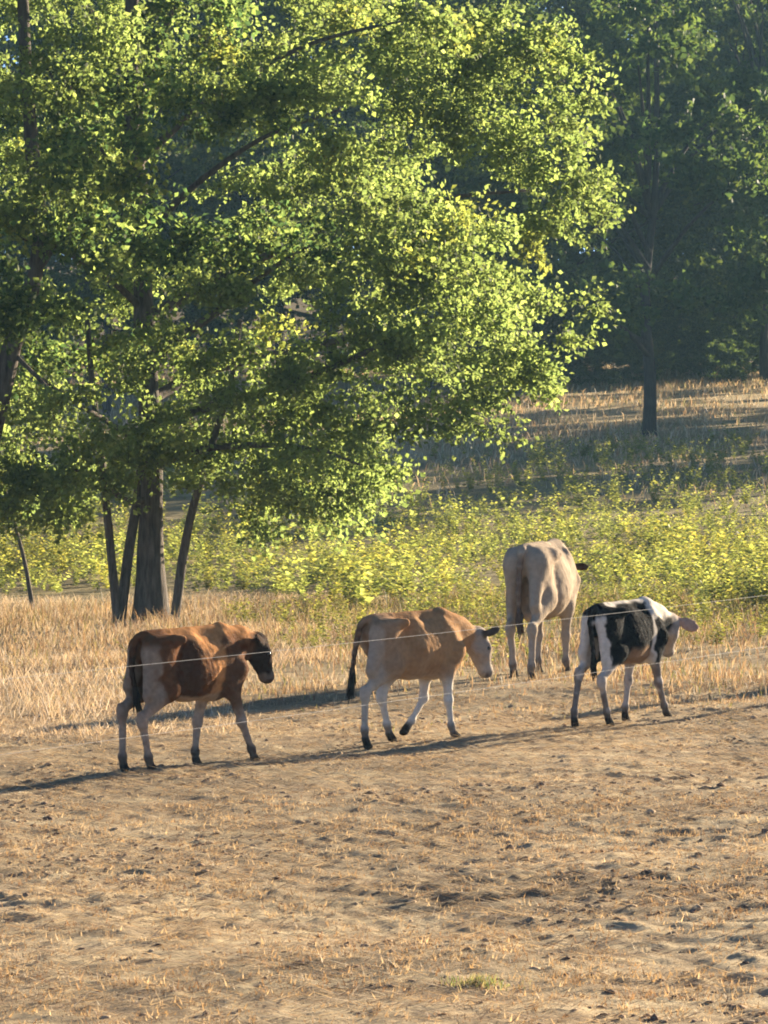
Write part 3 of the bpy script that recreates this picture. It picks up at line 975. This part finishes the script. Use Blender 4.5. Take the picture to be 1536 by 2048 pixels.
def bovine(P):
    """one animal in units of its withers height; x forward, y left, z up"""
    S = Sdf()
    x0 = P['x0']; bw = P.get('bw', 1.0); bd = P.get('bd', 0.0); tf_ = P.get('thick', 1.0)
    Lx = P.get('L', 1.0)
    xx = lambda a: x0 + a * Lx
    # trunk of the body
    S.el((xx(.46), 0, .705 - bd * .5), (.30 * Lx, .185 * bw, .220 + bd * .5), k=.07)                 # barrel
    S.el((xx(.41), 0, .645 - bd), (.22 * Lx, .160 * bw, .155), k=.08)                                 # hanging belly
    S.el((xx(.69), 0, .715 - bd * .3), (.22 * Lx, .128 * bw, .255 + bd * .4), k=.08)                 # chest
    S.el((xx(.84), 0, .66), (.10, .095, .15), k=.07)                                                 # brisket
    S.rc((xx(.06), 0, .868), (xx(.40), 0, .880), .080 * P.get('loin', 1), .076 * P.get('loin', 1), k=.06, sy=1.35 * bw)                    # rump and loin
    S.rc((xx(.03), 0, .945), (xx(.74), 0, .955), .029, .036, k=.05)                                  # backbone to withers
    S.rc((xx(.75), 0, .93), (xx(.88), 0, .885), .05, .06, k=.05)
    for s in (1, -1):
        S.rc((xx(.20), s * .135 * bw, .905), (xx(.25), s * .150 * bw, .91), .030, .031, k=P.get('hk', .028))      # hooks
        S.rc((xx(.20), s * .13 * bw, .90), (xx(.03), s * .07, .885), .026, .030, k=.05)              # hook to pin
        S.el((xx(-.005), s * .068, .885), (.034, .028, .032), k=.028)                                 # pins
        # shoulder blade
        a = unit((-.35, 0, 1)); b = np.array((0, s * 1.0, .18)); b = unit(b - a * (a @ b)); c = np.cross(a, b)
        S.el((xx(.765), s * .098 * bw, .725), (.16, .040, .085), ax=(a, b, c), k=.07)
        S.rc((xx(.715), s * .085 * bw, .91), (xx(.835), s * .128 * bw, .70), .020, .024, k=.035)       # ridge of the blade
        S.el((xx(.85), s * .10, .68), (.055, .045, .06), k=.05)
    # hind legs
    for key, s in (('LH', 1), ('RH', -1)):
        hock, fet, foot = P[key]
        la = P.get('lat', .10)
        hk = np.array((hock[0], s * la, hock[1])); ft = np.array((fet[0], s * la * .95, fet[1])); fo = np.array((foot[0], s * la * .95, foot[1]))
        sw = (hock[0] - xx(.0)) * .45
        st = np.array((xx(.215) + sw, s * .115 * bw, .585))
        hip = np.array((xx(.13) + sw * .15, s * .082 * bw, .80))
        S.rc(hip, st, .115 * tf_, .082 * tf_, k=.06, sy=.60, g='leg')
        S.rc((xx(.04), s * .075 * bw, .80), (hk[0] + (.06), s * la, hk[2] + .17), .075 * tf_, .05, k=.07, sy=.75, g='leg')    # buttock
        S.rc(st, hk + (.012, 0, .03), .078 * tf_, .034, k=.05, sy=.8, g='leg')
        S.rc(hk + (-.028, 0, .045), hk + (-.012, 0, -.03), .016, .022, k=.03, g='leg')                                       # point of hock
        S.el(hk, (.036, .031, .045), k=.03, g='leg')
        S.rc(hk, ft, .0285, .0225, k=.025, g='leg')
        S.el(ft, (.030, .027, .032), k=.02, g='leg')
        d = unit(fo - ft)
        S.rc(ft, ft + (fo - ft) * .55, .024, .026, k=.02, g='leg')
        hf = fo + (0, 0, .022)
        S.rc(ft + (fo - ft) * .5, hf + (.012, 0, .0), .028, .033, k=.012, g='hoof', sy=.95)
        S.el(hf + (.022, 0, -.012), (.038, .031, .020), k=.012, g='hoof')
    # fore legs
    for key, s in (('LF', 1), ('RF', -1)):
        elb, knee, fet, foot = P[key]
        la = P.get('flat', .09)
        eb = np.array((elb[0], s * .10 * bw, elb[1])); kn = np.array((knee[0], s * la, knee[1])); ft = np.array((fet[0], s * la, fet[1])); fo = np.array((foot[0], s * la, foot[1]))
        S.rc((xx(.845), s * .098, .675), eb, .062 * tf_, .055 * tf_, k=.05, sy=.8, g='leg')
        S.rc(eb + (0, 0, .03), kn + (0, 0, .02), .056 * tf_, .032, k=.04, sy=.85, g='leg')
        S.el(kn, (.036, .034, .042), k=.025, g='leg')
        S.rc(kn, ft, .0275, .022, k=.025, g='leg')
        S.el(ft, (.029, .027, .030), k=.02, g='leg')
        S.rc(ft, ft + (fo - ft) * .55, .0235, .026, k=.02, g='leg')
        hd = P.get('lift', {}).get(key)
        if hd:
            hd = unit((hd[0], 0, hd[1]))
            S.rc(ft + (fo - ft) * .5, fo, .028, .034, k=.012, g='hoof', sy=.95)
            S.el(fo + hd * .02, (.036, .030, .024), k=.012, g='hoof')
        else:
            hf = fo + (0, 0, .022)
            S.rc(ft + (fo - ft) * .5, hf + (.012, 0, .0), .028, .033, k=.012, g='hoof', sy=.95)
            S.el(hf + (.022, 0, -.012), (.038, .031, .020), k=.012, g='hoof')
    # neck and head
    poll = np.array(P['poll'], float)
    f = unit(P['face'])                       # poll -> muzzle
    side = np.cross((0, 0, 1), f); side = unit(side) if np.linalg.norm(side) > .05 else np.array((0, 1., 0))
    rl = P.get('roll', 0.0)
    u = np.cross(f, side)
    side, u = side * math.cos(rl) + u * math.sin(rl), u * math.cos(rl) - side * math.sin(rl)
    hs = P.get('hs', 1.0)
    H = lambda a, b, c: poll + (f * a + side * b + u * c) * hs
    nb = np.array((xx(.80), 0, .815)); nt_ = H(.03, 0, -.10)
    mid = (nb + nt_) * .5 + (0, 0, P.get('narc', .0))
    S.rc(nb, mid, .135, .105, k=.09, sy=.60, g='neck')
    S.rc(mid, nt_, .105, .076, k=.06, sy=.68, g='neck')
    S.rc((xx(.86), 0, .64), mid + (0, 0, -.05), .06, .05, k=.07, sy=.5, g='neck')                     # dewlap
    S.rc(H(.03, 0, -.068), H(.15, 0, -.075), .080 * hs, .074 * hs, k=.05, g='head', sy=.88)
    S.rc(H(.12, 0, -.072), H(.285, 0, -.078), .066 * hs, .048 * hs, k=.04, g='head', sy=.9)
    S.rc(H(.06, 0, -.145), H(.25, 0, -.118), .050 * hs, .031 * hs, k=.05, g='head', sy=.8)            # jaw
    S.el(H(.305, 0, -.086), np.array((.042, .050, .050)) * hs, ax=(f, side, u), k=.03, g='muzzle')
    S.el(H(.285, 0, -.125), np.array((.032, .036, .020)) * hs, ax=(f, side, u), k=.02, g='muzzle')
    for s in (1, -1):
        S.el(H(.115, s * .058, -.036), np.array((.034, .020, .020)) * hs, ax=(f, side, u), k=.025, g='head')   # brow
        S.el(H(.09, s * .045, -.12), np.array((.055, .026, .05)) * hs, ax=(f, side, u), k=.03, g='head')       # cheek
        ed, et = P['ears'][0 if s > 0 else 1]
        ed = unit(ed); et = np.array(et, float)
        et = unit(et - ed * (ed @ et)); ew = np.cross(ed, et)
        eb_ = H(.012, s * .06, -.045)
        es = P.get('es', 1.0)
        S.rc(eb_, eb_ + ed * .04, .024, .022, k=.02, g='ear')
        S.el(eb_ + ed * .088 * es, np.array((.072, .0125, .044)) * es, ax=(ed, et, ew), k=.015, g='ear')
    # tail
    tl = curve_pts(P['tail'], 9)
    for i in range(8):
        t = i / 8
        S.rc(tl[i], tl[i + 1], .026 - .013 * t, .026 - .013 * (t + .125), k=.02, g='tail')
    if P.get('udder'):
        S.el((xx(.24), 0, .47), (.09, .075, .07), k=.05, g='udder')
    return S, H, tl


def vcol(n, c):
    return np.tile(np.array(c, float), (n, 1))


def mixc(col, wgt, c):
    wgt = np.clip(wgt, 0, 1)[:, None]
    return col * (1 - wgt) + np.array(c) * wgt


def build_animal(name, label, cat, P, paint, base, head, size, group=None, switch=None):
    S, H, tl = bovine(P)
    V, F = S.mesh(P.get('vox', .0108))
    # slight unevenness of muscle and ribs under the skin
    nm = np.zeros_like(V)
    fn = np.cross(V[F[:, 1]] - V[F[:, 0]], V[F[:, 2]] - V[F[:, 0]])
    for j in range(4): np.add.at(nm, F[:, j], fn)
    nm /= np.linalg.norm(nm, axis=1)[:, None] + 1e-12
    trunk = sstep(.44, .6, V[:, 2]) * sstep(.90, .75, V[:, 0] - P['x0'])
    ribs = np.sin((V[:, 0] - P['x0'] + .35 * (V[:, 2] - .7)) * 2 * math.pi / .052) * sstep(.30, .40, V[:, 0] - P['x0']) * sstep(.70, .62, V[:, 0] - P['x0']) * sstep(.56, .66, V[:, 2]) * sstep(.92, .84, V[:, 2])
    disp = (noise3(*(V * 11).T, 33) - .5) * P.get('lump', .008) * trunk + (noise3(*(V * 30).T, 34) - .5) * .004 + ribs * .0008
    V = V + nm * disp[:, None]
    G = S.gdist(V, ['leg', 'hoof', 'neck', 'head', 'muzzle', 'ear', 'tail', 'body'])
    col = paint(V, G, P) * P.get('dark', 1.0)
    z0 = float(terr(*base))
    o = empty(name, (base[0], base[1], z0), R(head))
    o.scale = (size,) * 3
    tag(o, label, cat, group)
    link('body', mk_mesh('body', V, F, col, smooth=True), M_fur, o)
    # coat of short hair lying back along the body
    g = np.random.default_rng(9)
    q4 = V[F]; fc = q4.mean(1); fnn = np.cross(q4[:, 2] - q4[:, 0], q4[:, 3] - q4[:, 1]); fnn /= np.linalg.norm(fnn, axis=1)[:, None] + 1e-12
    pk = g.integers(0, len(F), P.get('hairs', 18000))
    w4 = g.dirichlet((1, 1, 1, 1), len(pk))
    hp = (q4[pk] * w4[:, :, None]).sum(1); hn = fnn[pk]; hc = col[F[pk, 0]]
    lay = np.array((-.75, 0, -.55)) + g.normal(0, .28, (len(pk), 3))
    lay -= hn * (lay * hn).sum(1)[:, None]; lay /= np.linalg.norm(lay, axis=1)[:, None] + 1e-9
    hl = g.uniform(.007, .013, len(pk)) * np.where(hp[:, 2] < .12, .6, 1)
    hd = lay + hn * g.uniform(.08, .28, len(pk))[:, None]
    sd = np.cross(hd, hn); sd /= np.linalg.norm(sd, axis=1)[:, None] + 1e-9
    hb = hp - hn * .001
    hv = np.stack([hb - sd * .0016, hb + sd * .0016, hb + hd * hl[:, None]], 1).reshape(-1, 3)
    hk = np.repeat(hc * g.uniform(.85, 1.1, (len(pk), 1)), 3, 0)
    coat = link('coat', mk_mesh('coat', hv, np.arange(len(hv)).reshape(-1, 3), hk), M_hair, o)
    coat['kind'] = 'stuff'
    # eyes
    for s in (1, -1):
        ev_, ef = Sdf_sphere
        e = H(.120, s * .068, -.050)
        link('eye', eye_me, M_eye, o, loc=tuple(e), scl=(.0165,) * 3)
    # switch of long hair at the tail's end
    sw = P['switch']
    g = np.random.default_rng(5)
    parts = []
    end = tl[-1]; d = unit(tl[-1] - tl[-3])
    for i in range(46):
        st = tl[6] + (end - tl[6]) * g.random() + g.normal(0, .007, 3)
        ln = sw['len'] * g.uniform(.55, 1.05)
        dd = unit(d * .6 + np.array((0, 0, -.7)) + g.normal(0, .10, 3))
        md = st + dd * ln * .5 + g.normal(0, .011, 3)
        q = curve_pts([st, md, st + dd * ln], 5)
        a, b = tube(q, np.array((.005, .0062, .006, .0045, .001)), 4, cap=False)
        parts.append((a, b, vcol(len(a), np.array(sw['col']) * g.uniform(.7, 1.3))))
    v, f, k = merge(parts)
    link('tail_switch', mk_mesh('tail_switch', v, f, k, smooth=True), M_hair, o)
    return o, S


ug = [(0, 0, 1)] + [(math.sin(a) * math.cos(b), math.sin(a) * math.sin(b), math.cos(a)) for a in np.linspace(.5, 2.64, 5) for b in np.arange(8) * math.pi / 4] + [(0, 0, -1)]
uf = [(0, 1 + j, 1 + (j + 1) % 8) for j in range(8)]
for i in range(4):
    for j in range(8):
        a, b, c, d = 1 + i * 8 + j, 1 + i * 8 + (j + 1) % 8, 9 + i * 8 + (j + 1) % 8, 9 + i * 8 + j
        uf += [(a, d, c), (a, c, b)]
uf += [(41, 33 + (j + 1) % 8, 33 + j) for j in range(8)]
Sdf_sphere = (np.array(ug), np.array(uf))
eye_me = mk_mesh('eye', Sdf_sphere[0], Sdf_sphere[1], None, True)


def common_face(V, G, P, col, muzzle=(.035, .026, .024), ring=(.42, .33, .25), hoof=(.035, .028, .024)):
    col = mixc(col, sstep(.030, .010, G['muzzle'] + (noise3(*(V * 40).T, 8) - .5) * .02) * .9, ring)
    col = mixc(col, sstep(.008, -.002, G['muzzle'] + (noise3(*(V * 60).T, 3) - .5) * .004) * sstep(.0, .03, (V - P['_mz']) @ P['_f'] + .028), muzzle)
    col = mixc(col, sstep(.006, .0, G['hoof']), hoof)
    return col


def prep(P):
    P['_f'] = unit(P['face'])
    P['_mz'] = np.array(P['poll'], float) + P['_f'] * .30
    return P


# --- calf at the left: dark red-brown with a black head
P1 = prep(dict(dark=.95, es=1.15, x0=-.06, L=.98, bw=.91, poll=(1.105, -.02, .89), face=(.34, -.10, -.94), roll=.0, hs=.93, narc=.03,
    LH=((-.145, .425), (-.15, .125), (-.13, .0)), RH=((-.15, .375), (-.09, .125), (-.045, .0)),
    LF=((.63, .53), (.555, .315), (.53, .115), (.545, .0)), RF=((.70, .545), (.805, .315), (.905, .115), (.95, .0)),
    ears=(((-.15, .9, .12), (-.7, -.4, .5)), ((-.85, -.5, .10), (-.4, -.8, .4))), tail=((-.065, 0, .945), (-.115, .015, .90), (-.125, .03, .74), (-.105, .03, .62), (-.08, .025, .54)),
    switch=dict(len=.17, col=(.02, .014, .012))))


def paint1(V, G, P):
    n = len(V)
    nz = noise3(*(V * 6).T, 1); n2 = noise3(*(V * 17).T, 2); n3 = noise3(*(V * 45).T, 4)
    wob = (nz - .5) * .16 + (n2 - .5) * .08 + (n3 - .5) * .03
    x = V[:, 0] - P['x0'] + wob
    z = V[:, 2] + wob * .7
    c = vcol(n, (.105, .046, .022))
    c = mixc(c, sstep(.16, .24, x) * sstep(.50, .42, x) * sstep(.93, .86, z) * .75, (.050, .026, .017))  # flank: darker coat with its shade painted in as well
    tan = (.40, .19, .075)
    c = mixc(c, sstep(.44, .50, x - (.9 - z) * .25) * sstep(.70, .65, x) * sstep(.44, .5, z), tan)      # ribs: tan coat with the sunlight on them painted in
    c = mixc(c, sstep(.90, .945, z) * sstep(.15, .3, x) * .8, (.36, .175, .07))                         # back: sunlit top painted lighter
    c = mixc(c, sstep(.55, .50, z) * sstep(.18, .25, x), (.36, .25, .16))                             # belly
    c = mixc(c, sstep(.03, -.02, x) * sstep(.36, .46, z) * sstep(.88, .80, z) * sstep(.02, .045, np.abs(V[:, 1])), (.24, .175, .125))
    c = mixc(c, sstep(.64, .70, x) * sstep(.86, .80, z) * .8, (.10, .052, .03))  # shoulder and lower neck: shade painted into the coat
    c = mixc(c, sstep(.03, .0, G['neck']) * sstep(.86, .92, z) * .8, (.30, .15, .07))  # brown neck top, with the light on it painted in
    c = mixc(c, sstep(.46, .36, z) * .85, (.36, .27, .20))
    c = mixc(c, sstep(.17, .12, V[:, 2]) * .8, (.07, .05, .038))
    c = mixc(c, sstep(.04, .0, np.minimum(G['head'], G['ear']) + wob * .3), (.030, .020, .016))
    c = mixc(c, sstep(.02, .0, G['ear']) * .8, (.035, .022, .017))
    c = mixc(c, sstep(.01, .0, G['tail']) * sstep(.9, .8, V[:, 2]), (.035, .022, .016))
    c = c * (.8 + .4 * n3)[:, None]
    return common_face(V, G, P, c, ring=(.16, .12, .09))


# --- middle calf: fawn with pale legs and dark tail switch
P2 = prep(dict(dark=.70, x0=-.03, L=.95, bw=.91, poll=(1.15, -.01, .815), face=(.33, -.06, -.94), hs=1.02, narc=.02,
    RH=((-.165, .395), (-.168, .135), (-.15, .0)), LH=((.185, .345), (.235, .14), (.28, .0)),
    LF=((.63, .50), (.61, .32), (.485, .155), (.415, .085)), RF=((.68, .52), (.695, .305), (.725, .115), (.775, .0)),
    lift=dict(LF=(-.6, -.6)),
    ears=(((-.1, .9, .3), (-.7, -.3, .6)), ((.1, -1, .28), (-.8, 0, .6))), tail=((-.035, 0, .945), (-.10, .02, .90), (-.125, .04, .76), (-.145, .05, .62), (-.17, .05, .50)),
    switch=dict(len=.21, col=(.018, .014, .012))))


def paint2(V, G, P):
    n = len(V)
    nz = noise3(*(V * 4).T, 5); n2 = noise3(*(V * 13).T, 6)
    c = vcol(n, (.43, .245, .12))
    c = mixc(c, sstep(.5, .8, nz + (n2 - .5) * .3) * .5, (.30, .145, .06))
    x = V[:, 0] - P['x0']
    c = mixc(c, sstep(.28, .10, x) * sstep(.5, .6, V[:, 2]) * .6, (.36, .235, .15))
    c = mixc(c, sstep(.58, .48, V[:, 2]) * .7, (.50, .36, .24))
    c = mixc(c, sstep(.52, .40, V[:, 2]), (.78, .69, .57))
    c = mixc(c, sstep(.05, .0, x) * sstep(.03, .05, np.abs(V[:, 1])) * sstep(.92, .85, V[:, 2]) * .7, (.50, .40, .30))
    c = mixc(c, sstep(.17, .11, V[:, 2]) * .75, (.13, .09, .065))
    c = mixc(c, sstep(.05, .0, np.minimum(G['head'], G['ear'])), (.42, .34, .27))
    c = mixc(c, sstep(.02, .0, G['ear']) * .85, (.05, .035, .026))
    c = mixc(c, sstep(.01, .0, G['tail']) * sstep(.94, .86, V[:, 2]), (.12, .07, .045))
    c = mixc(c, sstep(.06, .03, G['muzzle']) * .5, (.55, .47, .38))
    return common_face(V, G, P, c, muzzle=(.07, .05, .045), ring=(.46, .38, .30))


# --- right calf: black and white patches
P3 = prep(dict(dark=.64, x0=.0, L=.95, bw=.92, poll=(1.12, .02, .845), face=(.45, .35, -.82), hs=1.04, narc=.02,
    LH=((-.075, .405), (-.145, .125), (-.15, .0)), RH=((-.05, .36), (.03, .12), (.065, .0)),
    LF=((.66, .52), (.62, .325), (.575, .115), (.565, .0)), RF=((.71, .52), (.79, .305), (.88, .115), (.925, .0)),
    ears=(((-.2, .9, .35), (-.7, -.2, .6)), ((.45, -.75, -.42), (-.8, -.45, .2))), es=1.22, tail=((-.01, 0, .94), (-.06, 0, .90), (-.06, -.005, .74), (-.035, -.01, .60), (-.03, -.01, .50)),
    switch=dict(len=.16, col=(.012, .011, .012))))


def paint3(V, G, P):
    n = len(V)
    nz = noise3(*(V * 3.4 + 3.3).T, 15); n2 = noise3(*(V * 15).T, 16)
    n3 = noise3(*(V * 45).T, 17)
    x = V[:, 0] - P['x0'] + (n2 - .5) * .07 + (nz - .5) * .10 + (n3 - .5) * .018
    z = V[:, 2] + (n2 - .5) * .05 + (nz - .5) * .08
    ay = np.abs(V[:, 1])
    white = np.array((.78, .69, .58)); black = (.012, .011, .013)
    c = vcol(n, white)
    c = mixc(c, sstep(-.015, .005, x + (V[:, 1] > .02) * -.10) * sstep(.64, .60, x) * sstep(.965, .94, z) * sstep(.40, .46, z), black)       # flank patch
    c = mixc(c, sstep(.665, .69, x) * sstep(.86, .83, z) * sstep(.42, .46, z), black)                           # shoulder
    c = mixc(c, sstep(.11, .08, x) * sstep(.86, .89, z) * .95, black)                                           # rump top
    c = mixc(c, sstep(.035, .02, ay + (n2 - .5) * .02) * sstep(.12, .08, x), black)                             # cleft
    c = mixc(c, sstep(.62, .55, z) * sstep(.25, .3, x) * sstep(.66, .6, x), (.33, .21, .13))                    # brownish belly
    lg = sstep(.5, .42, V[:, 2])
    c = mixc(c, lg, (.60, .51, .43))
    c = mixc(c, lg * .7 * sstep(.52, .66, nz + (n2 - .5) * .7), (.12, .09, .075))
    c = mixc(c, sstep(.15, .10, V[:, 2]) * .7, (.10, .075, .06))
    c = mixc(c, sstep(.05, .0, np.minimum(G['head'], G['ear'])), (.52, .44, .37))
    c = mixc(c, sstep(.02, .0, G['ear']), (.55, .36, .28))  # pink of light shining through the ear, painted on
    lear = sstep(.02, .0, G['ear']) * (V[:, 1] > P['poll'][1] + .04)
    c = mixc(c, lear, (.05, .035, .03))
    c = mixc(c, sstep(.01, .0, G['tail']), (.03, .025, .025))
    return common_face(V, G, P, c, muzzle=(.12, .08, .07), ring=(.50, .42, .34))


# --- grown cow seen from behind
P4 = prep(dict(dark=.64, lump=.002, loin=1.3, hk=.07, x0=.03, L=1.0, bw=1.12, bd=.05, thick=1.08, lat=.105, flat=.10, poll=(1.10, .03, .83), face=(.55, .25, -.80), hs=1.08, narc=.02, udder=True,
    LH=((.045, .375), (.10, .12), (.12, .0)), RH=((-.10, .375), (-.10, .12), (-.085, .0)),
    LF=((.74, .50), (.72, .29), (.70, .105), (.72, .0)), RF=((.74, .50), (.745, .29), (.75, .105), (.77, .0)),
    ears=(((0, 1, .1), (-.8, 0, .5)), ((-.05, -1, -.06), (-.8, 0, .6))), es=.85, tail=((.02, 0, .95), (-.035, .0, .91), (-.045, .012, .72), (-.03, .016, .56), (-.015, .014, .44)),
    switch=dict(len=.16, col=(.09, .06, .045)), vox=.0098))


def paint4(V, G, P):
    n = len(V)
    nz = noise3(*(V * 4).T, 25); n2 = noise3(*(V * 13).T, 26)
    x = V[:, 0] - P['x0']
    c = vcol(n, (.47, .365, .265))
    c = mixc(c, sstep(.5, .8, nz + (n2 - .5) * .3) * .5, (.39, .285, .195))
    c = mixc(c, sstep(.62, .45, V[:, 2]) * .6, (.50, .40, .29))
    c = mixc(c, sstep(.40, .30, V[:, 2]) * .6, (.52, .42, .33))
    c = mixc(c, sstep(.16, .10, V[:, 2]) * .7, (.14, .10, .075))
    c = mixc(c, sstep(.05, .0, np.minimum(G['head'], G['ear'])), (.12, .08, .055))
    c = mixc(c, sstep(.02, .0, G['ear']), (.075, .045, .032))
    c = mixc(c, sstep(.012, .0, G['tail']) * sstep(.93, .84, V[:, 2]) * .85, (.16, .10, .07))
    return common_face(V, G, P, c)


build_animal('calf', 'dark red-brown calf with black head, last of the file at the left', 'calf', P1, paint1, ((296 - 768) / 6140 * 18.9, 18.9), 48, .91, 'calves walking in file')
c2, _ = build_animal('calf', 'fawn calf with pale legs and dark tail switch, middle of the file', 'calf', P2, paint2, ((745 - 768) / 6140 * 20.4, 20.4), 43, .90, 'calves walking in file')
build_animal('calf', 'black and white patched calf with large backlit pink ear at the right', 'calf', P3, paint3, ((1190 - 768) / 6140 * 21.45, 21.45), 52, .88, 'calves walking in file')
build_animal('cow', 'grown fawn cow seen from behind, grazing at the edge of the weeds', 'cow', P4, paint4, ((1045 - 768) / 6140 * 26.0, 26.0), 70, 1.19)
# the calf leading the file walks just outside the picture; its shadow reaches in
c5 = c2.copy(); C.objects.link(c5)
c5.location = (3.95, 25.2, float(terr(3.95, 25.2))); c5.rotation_euler = (0, 0, R(47))
c5['label'] = 'calf leading the file just beyond the right picture edge'
for ch in list(c2.children):
    k_ = ch.copy(); C.objects.link(k_); k_.parent = c5

# ------------------------------------------------------------------ wire fence in front of the cattle
A = np.array((-1.337, 16.0)); B = np.array((1.414, 20.1)); dirv = B - A
fp = lambda t: A + dirv * t
fence = empty('wire_fence', (*fp(-.45), float(terr(*fp(-.45)))))
tag(fence, 'two thin white fence wires strung in front of the cattle', 'fence')
fb = np.array(fence.location)
for hgt in (.862, .490):
    ts = np.linspace(-.45, 1.8, 60)
    q = np.array([(*fp(t), float(terr(*fp(t))) + hgt - .02 * (1 - ((t - .675) / 1.125) ** 2)) for t in ts]) - fb
    v, f = tube(q, np.full(60, .00095), 6)
    link('wire', mk_mesh('wire', v, f, None, True), M_wire, fence)
for t in (-.45, 1.8):
    p_ = np.array((*fp(t), float(terr(*fp(t))))) - fb
    v, f = tube([p_ + (0, 0, -.2), p_ + (0, 0, .4), p_ + (.005, 0, .95), p_ + (.006, 0, 1.05)], np.array((.045, .042, .04, .03)), 9)
    po = link('post', mk_mesh('post', v, f), M_post, fence)
    for hgt in (.862, .490):
        v, f = tube([p_ + (-.035, -.03, hgt), p_ + (.0, .0, hgt), p_ + (.035, .03, hgt)], np.array((.014, .02, .014)), 8)
        link('insulator', mk_mesh('insulator', v, f), M_eye, po)

# ------------------------------------------------------------------ hazy evening air
hx0, hx1, hy0, hy1, hz0, hz1 = -200, 200, -30, 620, -2.5, 60
hv = np.array([(x, y, z) for x in (hx0, hx1) for y in (hy0, hy1) for z in (hz0, hz1)], float)
hf = np.array([(0, 1, 3, 2), (4, 6, 7, 5), (0, 4, 5, 1), (2, 3, 7, 6), (0, 2, 6, 4), (1, 5, 7, 3)])
m, n, l, p, out = new_mat('haze_air')
n.remove(p)
pv = n.new('ShaderNodeVolumePrincipled')
pv.inputs['Color'].default_value = (.42, .72, .92, 1)
pv.inputs['Density'].default_value = .00042
pv.inputs['Anisotropy'].default_value = .0
l.new(pv.outputs[0], out.inputs['Volume'])
tag(link('haze', mk_mesh('haze', hv, hf), m), 'thin pale evening haze hanging in the air', 'haze', kind='stuff')
